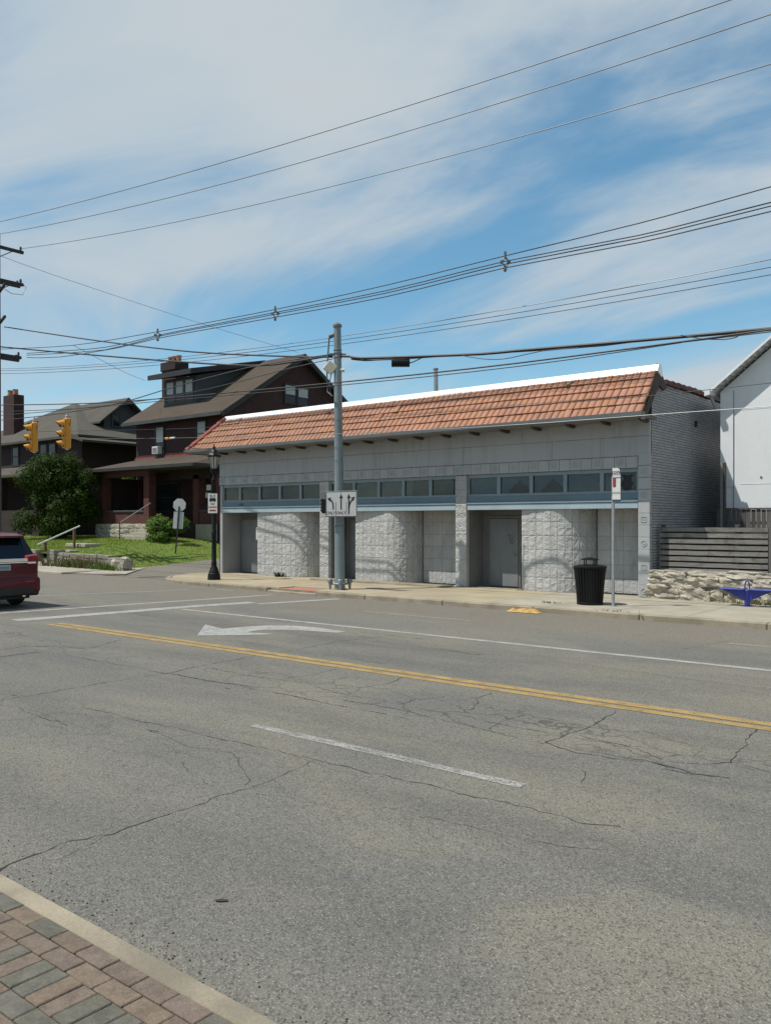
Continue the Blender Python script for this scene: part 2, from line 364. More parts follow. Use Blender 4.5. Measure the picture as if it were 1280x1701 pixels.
def clear_glass(name, tint):
    m, nt, b = newmat(name)
    tr = N(nt, 'ShaderNodeBsdfTransparent'); tr.inputs['Color'].default_value = (*tint, 1)
    gl = N(nt, 'ShaderNodeBsdfGlossy'); gl.inputs['Roughness'].default_value = 0.03; gl.inputs['Color'].default_value = (0.85, 0.9, 0.95, 1)
    fr = N(nt, 'ShaderNodeLayerWeight'); fr.inputs['Blend'].default_value = 0.5
    frv = _math(nt, 'ADD', _math(nt, 'MULTIPLY', _math(nt, 'POWER', fr.outputs['Facing'], 4.0), 0.35), 0.03)
    bp = N(nt, 'ShaderNodeBump'); bp.inputs['Strength'].default_value = 0.12; bp.inputs['Distance'].default_value = 0.02; nt.links.new(_noise(nt, 1.7, 2, 0.5, wpos(nt)), bp.inputs['Height']); nt.links.new(bp.outputs[0], gl.inputs['Normal'])
    df = N(nt, 'ShaderNodeBsdfDiffuse'); df.inputs['Color'].default_value = (0.18, 0.185, 0.18, 1)      # dust film
    m1 = N(nt, 'ShaderNodeMixShader'); nt.links.new(_math(nt, 'MULTIPLY', _ramp(nt, _noise(nt, 4, 5, 0.65, wpos(nt), 0.8), 0.45, 0.75), 0.12), m1.inputs[0]); nt.links.new(tr.outputs[0], m1.inputs[1]); nt.links.new(df.outputs[0], m1.inputs[2])
    m2 = N(nt, 'ShaderNodeMixShader'); nt.links.new(frv, m2.inputs[0]); nt.links.new(m1.outputs[0], m2.inputs[1]); nt.links.new(gl.outputs[0], m2.inputs[2])
    nt.links.new(m2.outputs[0], nt.nodes['Material Output'].inputs['Surface']); MATS[name] = m
clear_glass('shop_glass', (0.72, 0.78, 0.80))
pm('blind_green', (0.10, 0.125, 0.115), 0.8, 0.12, 2, 0); pm('blind_blue', (0.095, 0.15, 0.18), 0.8, 0.12, 2, 0); pm('blind_mauve', (0.125, 0.12, 0.14), 0.8, 0.12, 2, 0)  # blind tints, also standing in for reflections in the shop panes
def asphalt():
    m, nt, b = newmat('asphalt')
    p = wpos(nt); pl = wpos(nt, (0.25, 1.0, 1.0))
    sp = N(nt, 'ShaderNodeSeparateXYZ'); nt.links.new(wpos(nt), sp.inputs[0])
    big = _noise(nt, 0.55, 5, 0.6, pl, 0.4)
    col = _mix(nt, _ramp(nt, big, 0.34, 0.66), (0.158, 0.150, 0.127), (0.122, 0.118, 0.107))
    warm = _noise(nt, 0.55, 5, 0.6, wpos(nt, (0.5, 1.0, 1.0)), 0.9)
    col = _mix(nt, _math(nt, 'MULTIPLY', _ramp(nt, warm, 0.44, 0.60), 0.9), col, (0.182, 0.167, 0.129))
    # concrete gutter lane beside the far kerb
    wob = _math(nt, 'ADD', sp.outputs['Y'], _math(nt, 'MULTIPLY', _math(nt, 'SUBTRACT', _noise(nt, 1.5, 4, 0.6, pl), 0.5), 0.7))
    lane = _ramp(nt, _math(nt, 'MULTIPLY', wob, 0.05), 0.655, 0.715)
    col = _mix(nt, _math(nt, 'MULTIPLY', lane, 0.85), col, (0.175, 0.152, 0.118))
    # wheel-track dirt in the far lane
    d2 = _math(nt, 'ABSOLUTE', _math(nt, 'SUBTRACT', wob, 10.5))
    trk = _math(nt, 'MULTIPLY', _ramp(nt, d2, 0.0, 0.75, (1, 1, 1), (0, 0, 0)), _ramp(nt, _noise(nt, 1.1, 6, 0.7, pl, 1.0), 0.42, 0.62))
    col = _mix(nt, _math(nt, 'MULTIPLY', trk, 0.75), col, (0.085, 0.08, 0.07))
    # worn wheel paths: two smoother, slightly darker tracks in every lane, and pale dusty strips between
    for yc, kk in ((3.1, .5), (4.75, .5), (6.1, .55), (7.75, .5), (9.3, .5)):
        dd_ = _math(nt, 'ABSOLUTE', _math(nt, 'SUBTRACT', wob, yc))
        tr_ = _math(nt, 'MULTIPLY', _ramp(nt, dd_, 0.1, 0.6, (1, 1, 1), (0, 0, 0)), _ramp(nt, _noise(nt, 0.9, 5, 0.65, pl, 0.6), 0.38, 0.62))
        col = _mix(nt, _math(nt, 'MULTIPLY', tr_, kk), col, (0.088, 0.085, 0.078))
    blot = _ramp(nt, _noise(nt, 2.4, 5, 0.7, p, 0.8), 0.60, 0.74)
    col = _mix(nt, _math(nt, 'MULTIPLY', blot, 0.4), col, (0.07, 0.067, 0.06))
    dust = _ramp(nt, _noise(nt, 1.7, 5, 0.7, pl, 0.5), 0.56, 0.74)
    col = _mix(nt, _math(nt, 'MULTIPLY', dust, 0.45), col, (0.19, 0.175, 0.14))
    # aggregate: pale and dark stones
    vor = N(nt, 'ShaderNodeTexVoronoi'); nt.links.new(p, vor.inputs['Vector']); vor.inputs['Scale'].default_value = 92
    rc = N(nt, 'ShaderNodeSeparateColor'); nt.links.new(vor.outputs['Color'], rc.inputs[0])
    st = _ramp(nt, rc.outputs[0], 0.5, 0.95, (0, 0, 0), (1, 1, 1)); core = _ramp(nt, vor.outputs['Distance'], 0.25, 0.5, (1, 1, 1), (0, 0, 0))
    col = _mix(nt, _math(nt, 'MULTIPLY', _math(nt, 'MULTIPLY', st, core), 0.72), col, (0.35, 0.33, 0.285))
    dk = _ramp(nt, rc.outputs[1], 0.62, 0.95)
    col = _mix(nt, _math(nt, 'MULTIPLY', dk, 0.75), col, (0.06, 0.057, 0.052))
    vor2 = N(nt, 'ShaderNodeTexVoronoi'); nt.links.new(p, vor2.inputs['Vector']); vor2.inputs['Scale'].default_value = 38
    rc2 = N(nt, 'ShaderNodeSeparateColor'); nt.links.new(vor2.outputs['Color'], rc2.inputs[0])
    col = _mix(nt, _math(nt, 'MULTIPLY', _ramp(nt, rc2.outputs[0], 0.8, 1.0), 0.12), col, (0.33, 0.315, 0.28))
    # fine hair cracks in bands along the lanes
    wv = N(nt, 'ShaderNodeVectorMath', operation='ADD'); nz = N(nt, 'ShaderNodeTexNoise'); nz.inputs['Scale'].default_value = 3.0; nz.inputs['Detail'].default_value = 4
    nt.links.new(p, nz.inputs['Vector'])
    sc = N(nt, 'ShaderNodeVectorMath', operation='SCALE'); nt.links.new(nz.outputs['Color'], sc.inputs[0]); sc.inputs['Scale'].default_value = 0.35
    nt.links.new(wpos(nt, (0.55, 1.25, 1)), wv.inputs[0]); nt.links.new(sc.outputs[0], wv.inputs[1])
    ve = N(nt, 'ShaderNodeTexVoronoi', feature='DISTANCE_TO_EDGE'); ve.inputs['Scale'].default_value = 2.1; nt.links.new(wv.outputs[0], ve.inputs['Vector'])
    crk = _ramp(nt, ve.outputs['Distance'], 0.006, 0.03, (1, 1, 1), (0, 0, 0))
    band = _math(nt, 'MAXIMUM', _ramp(nt, _math(nt, 'ABSOLUTE', _math(nt, 'SUBTRACT', wob, 7.2)), 0.25, 0.95, (1, 1, 1), (0, 0, 0)), _ramp(nt, _math(nt, 'ABSOLUTE', _math(nt, 'SUBTRACT', wob, 4.5)), 0.1, 0.7, (0.55, 0.55, 0.55), (0, 0, 0)))
    msk = _math(nt, 'MULTIPLY', band, _ramp(nt, _noise(nt, 0.7, 4, 0.6, pl), 0.36, 0.56))
    crk = _math(nt, 'MULTIPLY', crk, msk)
    col = _mix(nt, _math(nt, 'MULTIPLY', crk, 0.85), col, (0.06, 0.056, 0.05))
    nt.links.new(col, b.inputs['Base Color']); b.inputs['Roughness'].default_value = 0.88; b.inputs['Specular IOR Level'].default_value = 0.35
    bump(nt, b, _math(nt, 'SUBTRACT', vor.outputs['Distance'], _math(nt, 'MULTIPLY', crk, 1.5)), 0.7, 0.006)
    MATS['asphalt'] = m
asphalt()
def painted_brick(name, col, joint, axis, vert='Z', bw=0.203, rh=0.0677, col2=None):
    m, nt, b = newmat(name)
    g = N(nt, 'ShaderNodeNewGeometry'); sp = N(nt, 'ShaderNodeSeparateXYZ'); nt.links.new(g.outputs['Position'], sp.inputs[0])
    cb = N(nt, 'ShaderNodeCombineXYZ'); nt.links.new(sp.outputs[axis], cb.inputs[0]); nt.links.new(sp.outputs[vert], cb.inputs[1])
    br = N(nt, 'ShaderNodeTexBrick'); nt.links.new(cb.outputs[0], br.inputs['Vector'])
    br.inputs['Scale'].default_value = 1.0; br.inputs['Brick Width'].default_value = bw; br.inputs['Row Height'].default_value = rh
    br.inputs['Mortar Size'].default_value = 0.009; br.inputs['Mortar Smooth'].default_value = 0.2; br.inputs['Bias'].default_value = 0.0
    br.inputs['Color1'].default_value = (*col, 1); br.inputs['Color2'].default_value = (*(col2 or [c * 0.78 for c in col]), 1); br.inputs['Mortar'].default_value = (*joint, 1)
    n1 = _noise(nt, 1.2, 5, 0.6, wpos(nt))
    out = _mix(nt, 0.35, br.outputs['Color'], _ramp(nt, n1, 0.3, 0.7, (0.6,) * 3, (1, 1, 1)), 'MULTIPLY')
    nt.links.new(out, b.inputs['Base Color']); b.inputs['Roughness'].default_value = 0.6
    bump(nt, b, br.outputs['Fac'], 0.9, -0.012)
    MATS[name] = m
painted_brick('painted_brick', (0.37, 0.375, 0.385), (0.085, 0.09, 0.095), 'Y')
painted_brick('paver_bed', (0.185, 0.137, 0.103), (0.10, 0.09, 0.07), 'X', 'Y', 0.201, 0.102, (0.135, 0.122, 0.095))
M_ = MATS
# ================================================================== GROUND, ROADS, PAVEMENTS
def sheet(poly, z):
    mb = MB(); mb.add([(p[0], p[1], z if not callable(z) else z(*p)) for p in poly], [tuple(range(len(poly)))]); return mb
ground = MB().add([(-900, -600, -.06), (700, -600, -.06), (700, 1000, -.06), (-900, 1000, -.06)], [(0, 1, 2, 3)]).build('ground', M_['soil'])
tag(ground, kind='structure')
KERB_Y = 16.22
road = sheet([(-400, 2.1), (400, 2.1), (400, 19.0), (-400, 19.0)], 0.0).build('main_road', M_['asphalt'])
tag(road, kind='structure')
def side_z(Y): return 0.006 + max(0.0, Y - 18.6) * 0.055
ss = MB()
ys = [17.6, 18.6, 20, 24, 30, 40, 60, 90]
vs = []
for y in ys: vs += [(-29.6, y, side_z(y)), (-23.6, y, side_z(y))]
ss.add(vs, [(2 * i, 2 * i + 1, 2 * i + 3, 2 * i + 2) for i in range(len(ys) - 1)])
tag(ss.build('side_street', M_['asphalt']), kind='structure')

# painted markings (4 mm sheets on the road)
def strip_x(y0, y1, x0, x1, z=0.004, n=None, wob=0.006, skew=0.0):
    n = n or max(2, int(abs(x1 - x0) / 0.5)); mb = MB(); vs = []
    for i in range(n + 1):
        x = x0 + (x1 - x0) * i / n
        vs += [(x + skew, y0 + random.uniform(-wob, wob), z), (x, y1 + random.uniform(-wob, wob), z)]
    return mb.add(vs, [(2 * i, 2 * i + 2, 2 * i + 3, 2 * i + 1) for i in range(n)])
strip_x(8.37, 8.51, -15.2, 60).build('centre_line', M_['paint_yellow'], road)
strip_x(8.575, 8.73, -15.2, 60).build('centre_line', M_['paint_yellow'], road)
strip_x(11.72, 11.86, -15.5, 60).build('lane_line', M_['paint_white_road'], road)
for x0 in (-6.1, 6.0, 18.0): strip_x(5.42, 5.53, x0, x0 + 2.95, wob=0.012).build('lane_dash', M_['paint_worn_road'], road)
for x0, x1 in ((-12.05, -9.25), (-4.3, -1.3), (3.6, 6.6)): strip_x(13.98, 14.08, x0, x1, wob=0.012).build('lane_dash', M_['paint_worn_road'], road)
def strip_pts(pts, w, name, mat, z=0.004):
    pts = [Vector(p) for p in pts]; vs = []; n = len(pts)
    for i, p in enumerate(pts):
        d = (pts[min(i + 1, n - 1)] - pts[max(i - 1, 0)]); d.z = 0; d.normalize(); q = Vector((-d.y, d.x, 0)) * (w / 2)
        vs += [(p.x + q.x, p.y + q.y, z), (p.x - q.x, p.y - q.y, z)]
    return MB().add(vs, [(2 * i, 2 * i + 1, 2 * i + 3, 2 * i + 2) for i in range(n - 1)]).build(name, mat, road)
strip_pts([(-16.3, 8.35, 0), (-16.05, 10.5, 0), (-15.8, 12.6, 0), (-15.5, 13.9, 0)], 0.42, 'stop_line', M_['paint_white_road'])
strip_pts([(-15.1, 13.7, 0), (-14.5, 15.9, 0)], 0.26, 'stop_line', M_['paint_white_road'], 0.0045)
strip_pts([(-18.9, 4.0, 0), (-17.85, 8.7, 0), (-17.3, 12.2, 0), (-16.95, 14.2, 0), (-16.7, 15.7, 0)], 0.2, 'crosswalk_line', M_['paint_white_road'])
strip_pts([(-24.0, 4.0, 0), (-22.2, 9.3, 0), (-21.2, 11.9, 0), (-20.2, 14.2, 0), (-19.9, 15.4, 0)], 0.16, 'crosswalk_line', M_['paint_worn_road'])
strip_pts([(-19.3, 15.9, 0), (-18.6, 16.0, 0)], 0.14, 'crosswalk_line', M_['paint_worn_road'])
# turn arrow traced on the road plane
def outline(pts, name, mat, z=0.004):
    me_pts = [G(x, y, z) for x, y in pts]
    return MB().add(me_pts, [tuple(range(len(me_pts)))]).build(name, mat, road)
arrow = [(327.5, 1055.5), (341, 1037), (370, 1044.5), (400, 1041.5), (440, 1039), (480, 1039), (520, 1041.5), (575, 1049), (560, 1051), (520, 1048.3), (480, 1046), (445, 1046), (425, 1047.5), (408, 1050.5), (455, 1052.5), (440, 1054), (400, 1055)]
outline(arrow, 'turn_arrow', M_['paint_white_road'])
# cracks: ragged dark ribbons following the photograph's cracks
def crack(pts, w=0.012, seed=0, z=0.0025, jit=0.02):
    rnd = random.Random(seed); P3 = [G(x, y, 0) for x, y in pts]; fine = []
    for a, b in zip(P3[:-1], P3[1:]):
        m = max(2, int((b - a).length / 0.06))
        for i in range(m): fine.append(a.lerp(b, i / m))
    fine.append(P3[-1]); n = len(fine); vs = []
    for i, p in enumerate(fine):
        d = fine[min(i + 1, n - 1)] - fine[max(i - 1, 0)]; d.normalize(); q = Vector((-d.y, d.x, 0))
        o = (mnoise.noise(p * 2.3 + Vector((seed, 0, 0))) * 2 + mnoise.noise(p * 9 + Vector((0, seed, 0))) * 1.3 + rnd.uniform(-.7, .7)) * jit
        ww = w * .85 * rnd.uniform(0.15, 1.15) * (0.35 + 1.3 * abs(mnoise.noise(p * 1.1 + Vector((0, seed, 3)))))
        c = p + q * o
        vs += [(c + q * ww).to_tuple()[:2] + (z,), (c - q * ww).to_tuple()[:2] + (z,)]
    MB().add(vs, [(2 * i, 2 * i + 1, 2 * i + 3, 2 * i + 2) for i in range(n - 1)]).build('crack', M_['crack'], road)
CR = [([(0, 1446), (40, 1428), (120, 1397), (185, 1386), (230, 1369), (290, 1349), (330, 1337), (362, 1322), (398, 1313)], .011),
      ([(398, 1313), (440, 1303), (470, 1289), (500, 1275), (517, 1266)], .006),
      ([(110, 1424), (140, 1408), (165, 1396), (185, 1387)], .006),
      ([(0, 1164), (100, 1147), (200, 1130), (290, 1116), (345, 1104), (400, 1094), (430, 1088)], .016),
      ([(430, 1088), (500, 1078), (560, 1066), (650, 1055)], .012),
      ([(135, 1174), (185, 1186), (245, 1200), (300, 1212), (350, 1223), (410, 1238), (470, 1250), (560, 1271), (620, 1285)], .009),
      ([(620, 1285), (700, 1302), (760, 1318), (830, 1330), (880, 1345), (960, 1366), (1030, 1375)], .009),
      ([(250, 1214), (285, 1226), (320, 1243), (360, 1246), (390, 1253), (400, 1275), (414, 1292), (412, 1305)], .007),
      ([(30, 1178), (70, 1190), (110, 1206)], .010),
      ([(0, 1080), (40, 1074), (90, 1074)], .030), ([(0, 1092), (30, 1087), (70, 1083)], .025), ([(90, 1074), (150, 1077), (200, 1063)], .015),
      ([(110, 1088), (190, 1103), (260, 1116), (300, 1122), (360, 1132), (430, 1143)], .012),
      ([(300, 1122), (400, 1140), (480, 1155), (560, 1172), (640, 1187)], .014), ([(340, 1108), (420, 1124), (500, 1134), (560, 1150), (600, 1160)], .012),
      ([(470, 1128), (520, 1121), (560, 1112)], .008), ([(540, 1146), (590, 1143), (640, 1137), (668, 1125)], .012), ([(575, 1157), (600, 1144)], .009),
      ([(570, 1163), (650, 1176), (720, 1192), (790, 1210), (870, 1228), (905, 1234)], .013),
      ([(665, 1170), (690, 1163), (740, 1158)], .008), ([(700, 1178), (760, 1187), (830, 1203), (920, 1220)], .009),
      ([(780, 1180), (795, 1168), (790, 1160), (818, 1152)], .010), ([(815, 1211), (830, 1199), (870, 1188)], .009),
      ([(905, 1234), (940, 1223), (975, 1209), (1005, 1193), (1020, 1182)], .015), ([(905, 1234), (960, 1250), (1030, 1262), (1090, 1267), (1150, 1285), (1210, 1294)], .015),
      ([(960, 1222), (1020, 1236), (1060, 1245), (1095, 1262)], .013), ([(1060, 1213), (1080, 1218), (1140, 1236)], .007),
      ([(1095, 1264), (1150, 1268), (1210, 1266), (1230, 1245), (1245, 1220), (1258, 1210)], .011), ([(1210, 1266), (1280, 1282)], .009),
      ([(950, 1243), (1010, 1255), (1070, 1263), (1120, 1275)], .012), ([(970, 1300), (975, 1285), (968, 1280)], .010),
      ([(410, 1318), (460, 1322), (520, 1334), (600, 1355)], .004), ([(480, 1252), (560, 1281), (640, 1295)], .004), ([(640, 1340), (760, 1371), (860, 1392), (1000, 1412)], .004),
      ([(300, 1265), (320, 1290), (355, 1307)], .004),
      ([(350, 1061), (420, 1069), (520, 1085), (640, 1103)], .008), ([(600, 1050), (640, 1054), (700, 1062)], .02), ([(730, 1078), (790, 1088), (800, 1087)], .03),
      ([(1210, 1065), (1170, 1072), (1130, 1079)], .012)]
for i, (pts, w) in enumerate(CR): crack(pts, w, i + 1)
for i in range(8):       # short broken tar streaks along the wheel tracks
    y = random.choice((4.0, 4.6, 5.0, 6.6, 10.3, 10.7)); x = random.uniform(-9.5, -1.2) if y < 8 else random.uniform(-13, -2)
    L = random.uniform(.08, .4); yy = y + random.gauss(0, .15); w = random.uniform(.004, .012)
    MB().add([(x, yy, .003), (x + L * .5, yy - w, .003), (x + L, yy + random.uniform(-.03, .03), .003), (x + L * .45, yy + w, .003)], [(0, 1, 2, 3)]).build('tar_streak', M_['crack'], road)
for i in range(380):      # grit along the near gutter
    x = random.uniform(-6, -1.5); y = 2.2 + abs(random.gauss(0, .16)); r = random.uniform(.0012, .0042)
    M = Matrix.Translation((x, y, r * .6)) @ Euler((random.random() * 3, random.random() * 3, random.random() * 3)).to_matrix().to_4x4()
    if i == 0: grit = MB()
    grit.box(-r, r, -r, r, -r * .7, r * .7, 0, M)
tag(grit.build('gutter_grit', M_['crack']), 'loose dark grit lying along the near kerb gutter', 'grit', kind='stuff')

# --- near pavement: kerb, joint bed and single pavers
npv = MB().box(-60, 60, -12, 2.045, -.05, .107).build('near_pavement', M_['joint_sand']); tag(npv, kind='structure')
KX = -11.0
while KX < 9:
    k = MB(); k.cbox(KX + .004, KX + 2.99, 2.045, 2.148, -.05, .121, 0.012); k.build('kerb_stone', M_['kerb_concrete'], npv); KX += 3.0
pav_s = {}
for mt in ('paver_red', 'paver_grey'):
    pav_s[mt] = [MB().cbox(-.0975, .0975, -.0475, .0475, -.06, 0, .0045).mesh('paver', M_[mt])]
rnd = random.Random(3)
def paver(x, y, rz, g):
    mt = 'paver_grey' if g else 'paver_red'
    place('paver', pav_s[mt][0], npv, (x, y, .118 + rnd.uniform(-.002, .002)), (rnd.uniform(-.008, .008), rnd.uniform(-.008, .008), rz + rnd.uniform(-.012, .012)))
rows = [('s', 1.994, 0.0), ('s', 1.892, .1), ('v', 1.741, 0), ('s', 1.590, .06), ('s', 1.488, .16), ('v', 1.337, .05), ('s', 1.186, .02), ('s', 1.084, .12)]
npav = 0
for kind, y, off in rows:
    st = .201 if kind == 's' else .1005
    x = -5.0 + off
    while x < -1.7:
        lim = -2.05 - (2.0 - y) * .2
        if npav < 299 and -4.75 < x < lim + .45:
            paver(x, y, 0 if kind == 's' else math.pi / 2, rnd.random() < (0.22 if kind == 's' else 0.5)); npav += 1
        x += st
MB().box(-60, -4.95, -10, 2.04, .10, .114).build('paving_bed', M_['paver_bed'], npv)
MB().box(-1.3, 60, -10, 2.04, .10, .114).build('paving_bed', M_['paver_bed'], npv)
MB().box(-4.95, -1.3, -10, .95, .10, .114).build('paving_bed', M_['paver_bed'], npv)

# --- far pavement: slabs and kerb stones, with a dropped kerb and a corner
fpv = MB()
corner = [(60, KERB_Y + .16), (-13.9, KERB_Y + .16), (-20.3, 16.6), (-21.8, 16.72), (-23.0, 17.05), (-24.0, 17.9), (-24.6, 19.1), (-24.8, 20.4)]
fpoly = corner + [(-24.0, 20.4), (60, 20.4)]
n = len(fpoly)
fpv.add([(x, y, -.05) for x, y in fpoly] + [(x, y, .092) for x, y in fpoly], [tuple(range(n, 2 * n))[::-1]] + [((i + 1) % n, i, n + i, n + (i + 1) % n) for i in range(n)])
far_pav = fpv.build('far_pavement', M_['kerb_concrete']); tag(far_pav, kind='structure')
sl = 1.52
def slab(poly, mat='sidewalk_concrete', z0=.09, z1=.12):
    n = len(poly); mb = MB(); mb.add([(x, y, z0) for x, y in poly] + [(x, y, z1) for x, y in poly], [tuple(range(n, 2 * n))] + [(i, (i + 1) % n, n + (i + 1) % n, n + i) for i in range(n)])
    return mb.build('paving_slab', M_[mat], far_pav)
X = 20.0; g = .006
while X > -13.6:
    x0 = max(X - sl, -13.9)
    mt = 'pale_concrete' if X < -3.0 and X > -9.2 else 'sidewalk_concrete'
    slab([(x0 + g, KERB_Y + .17), (X - g, KERB_Y + .17), (X - g, 18.1 - g), (x0 + g, 18.1 - g)], mt)
    slab([(x0 + g, 18.1 + g), (X - g, 18.1 + g), (X - g, 20.38), (x0 + g, 20.38)], mt)
    X = x0
def kyy(x):            # inner kerb edge along the corner
    for (xa, ya), (xb, yb) in zip(corner[:-1], corner[1:]):
        if xb <= x <= xa: return ya + (yb - ya) * (xa - x) / (xa - xb)
    return 20.3
xs = [-13.9, -15.4, -15.9, -17.3, -18.8, -20.3, -21.8, -23.0, -24.0, -24.55]
for xa, xb in zip(xs[:-1], xs[1:]):
    ya, yb = kyy(xa), kyy(xb)
    if (xa, xb) == (-15.9, -17.3):
        slab([(xb + g, yb + .01), (xa - g, ya + .01), (xa - g, 17.1), (xb + g, 17.1)], 'red_ramp', .06, .098)
        slab([(xb + g, 17.1 + g), (xa - g, 17.1 + g), (xa - g, 20.38), (xb + g, 20.38)])
    else: slab([(xb + g, yb + .01), (xa - g, ya + .01), (xa - g, 20.38), (xb + g, 20.38)])
def kerbrun(pts, top=.122):
    for a, b in zip(pts[:-1], pts[1:]):
        a2, b2 = Vector((*a, 0)), Vector((*b, 0)); d = (b2 - a2); L = d.length; M = Matrix.Translation(a2) @ Matrix.Rotation(math.atan2(d.y, d.x), 4, 'Z')
        MB().cbox(.004, L - .004, 0.0, .17, -.05, top + random.uniform(-.004, .004), .022, 0, M).build('kerb_stone', M_['kerb_concrete'], far_pav)
kx = [(-13.9 + 2.4 * i, KERB_Y) for i in range(0, 16)]
kerbrun([(p[0], p[1]) for p in kx])
kerbrun([(-15.6, 16.22), (-13.9, 16.22)]); kerbrun([(-17.6, 16.3), (-15.6, 16.22)], .055)
kerbrun([(-20.3, 16.44), (-17.6, 16.3)]); kerbrun([(-24.95, 20.3), (-24.77, 19.1), (-24.15, 17.8), (-23.1, 16.9), (-21.85, 16.56), (-20.3, 16.44)], .118)
# raised step along the shop front
MB().cbox(-19.0, -13.7, 19.45, 19.9, .11, .165, .01).build('threshold_step', M_['kerb_concrete'], far_pav)
# pavement in front of the houses, beyond the side street
lp = MB().cbox(-90, -29.5, 16.9, 19.1, -.05, .085, .03).build('house_pavement', M_['pale_concrete']); tag(lp, kind='structure')
MB().add([(-29.5, 17.3, .02), (-27.3, 18.2, .03), (-29.2, 20.4, .12), (-30.2, 19.1, .1)], [(0, 1, 2, 3)]).build('corner_ramp', M_['pale_concrete'], lp)

# ------------------------------------------------------------------ lawn
def sstep(t): t = max(0, min(1, t)); return t * t * (3 - 2 * t)
def lawn_z(X, Y):
    base = .62 + max(0, min(1, (Y - 19.4) / 6.6)) * .53
    edge = -.03 + max(0, Y - 18.6) * .055
    z = edge + (base - edge) * sstep((-29.2 - X) / 6.5)
    if Y < 21: z = z + (min(z, .5 if X > -29.9 else z) - z)
    return z + .03 * mnoise.noise(Vector((X * .7, Y * .7, 0)))
lawn = MB(); nx, ny = 70, 40; vs = []
for j in range(ny + 1):
    for i in range(nx + 1):
        Y = 19.25 + (j / ny) ** 1.6 * 32; X = -29.25 - (i / nx) ** 1.4 * 42
        X = min(X, -29.25 - max(0, (20.6 - Y)) * .55)
        vs.append((X, Y, lawn_z(X, Y)))
lawn.add(vs, [(j * (nx + 1) + i, (j + 1) * (nx + 1) + i, (j + 1) * (nx + 1) + i + 1, j * (nx + 1) + i + 1) for j in range(ny) for i in range(nx)])
pm('lawn_turf', (0.095, 0.155, 0.012), 0.95, 0.3, 0.8, 14, 0.8, 18, col2=(0.12, 0.17, 0.02), grime=(0.6, (0.11, 0.12, 0.03), 0.5))
lawn_o = lawn.build('lawn', M_['lawn_turf'], None, 'all'); tag(lawn_o, kind='structure')
gb = MB(); rnd = random.Random(11)
for i in range(36000):
    Y = 19.35 + rnd.random() ** 1.3 * 9; X = -29.3 - rnd.random() * 19
    if X > -29.25 - max(0, (20.6 - Y)) * .55: continue
    z = lawn_z(X, Y) - .01; h = rnd.uniform(.03, .075); a = rnd.random() * 6.28; w = rnd.uniform(.01, .022); lx, ly = rnd.uniform(-.05, .05), rnd.uniform(-.05, .05)
    gb.add([(X - w * math.cos(a), Y - w * math.sin(a), z), (X + w * math.cos(a), Y + w * math.sin(a), z), (X + lx, Y + ly, z + h)], [(0, 1, 2)])
tag(gb.build('grass', M_['grass_blade']), 'bright green grass growing over the sloping front lawn', 'grass', kind='stuff')

# retaining wall of rough blocks with the garden steps between its two ends
rw = thing('retaining_wall', 'low weathered stone block retaining wall at the foot of the lawn', 'wall', (-31.8, 19.2, .085))
rnd = random.Random(5)
def rblock(par, X0, X1, y0, y1, z0, z1, base):
    mb = MB(); mb.cbox(X0 - base[0] + .008, X1 - base[0] - .008, y0 - base[1], y1 - base[1], z0 - base[2], z1 - base[2], .025)
    mb.v = [tuple(c + rnd.uniform(-.012, .012) for c in v) for v in mb.v]
    mb.build('stone_block', M_['retaining_block'], par)
for k, (z0, z1) in enumerate(((.06, .27), (.275, .47), (.475, .64))):
    X = -29.35 - (.0 if k < 2 else .5); 
    while X > -34.2:
        w = rnd.uniform(.35, .62); rblock(rw, max(X - w, -34.35), X, 19.1 + .03 * k + rnd.uniform(-.03, .03), 19.5, z0, z1 + rnd.uniform(-.02, .02), rw.location); X -= w
for k, (z0, z1) in enumerate(((.06, .30), (.305, .55), (.555, .78))):
    for (X0, X1, y0, y1) in ((-34.35, -33.75, 19.0, 19.55), (-29.7, -29.2, 19.0, 19.45)):
        if k == 2 and X0 > -30: continue
        rblock(rw, X0, X1, y0, y1, z0, z1, rw.location)
rw2 = thing('retaining_wall', 'short retaining wall end left of the garden steps, beside the red car', 'wall', (-36.2, 19.2, .085))
for k, (z0, z1) in enumerate(((.06, .30), (.305, .55), (.555, .76))):
    X = -35.45
    while X > -43:
        w = rnd.uniform(.45, .7); rblock(rw2, X - w, X, 19.1 + rnd.uniform(-.03, .03), 19.5, z0, z1, rw2.location); X -= w
gs = thing('garden_steps', 'pale concrete garden steps climbing to the lawn through the retaining wall', 'steps', (-34.9, 19.0, .085))
for k in range(4): MB().cbox(-.52, .52, .02 + .36 * k, .5 + .36 * k, -.05, .14 + .165 * k, .015).build('step', M_['pale_concrete'], gs)
MB().cbox(-2.1, -.4, 2.4, 3.2, .72, .88, .02).build('landing_stone', M_['pale_concrete'], gs)
hr = thing('handrail', 'white handrail on two posts beside the garden steps', 'handrail', (-35.9, 19.6, .7))
MB().cyl((.06, -.2, .26), (-.1, 1.95, 1.09), .035, n=8).build('rail', M_['rail_white'], hr, True)
MB().cbox(-.05, .07, .12, .24, -.25, .37, .01).build('post', M_['rail_post'], hr)
MB().cbox(-.15, -.05, 1.62, 1.72, -.25, .95, .01).build('post', M_['rail_post'], hr)
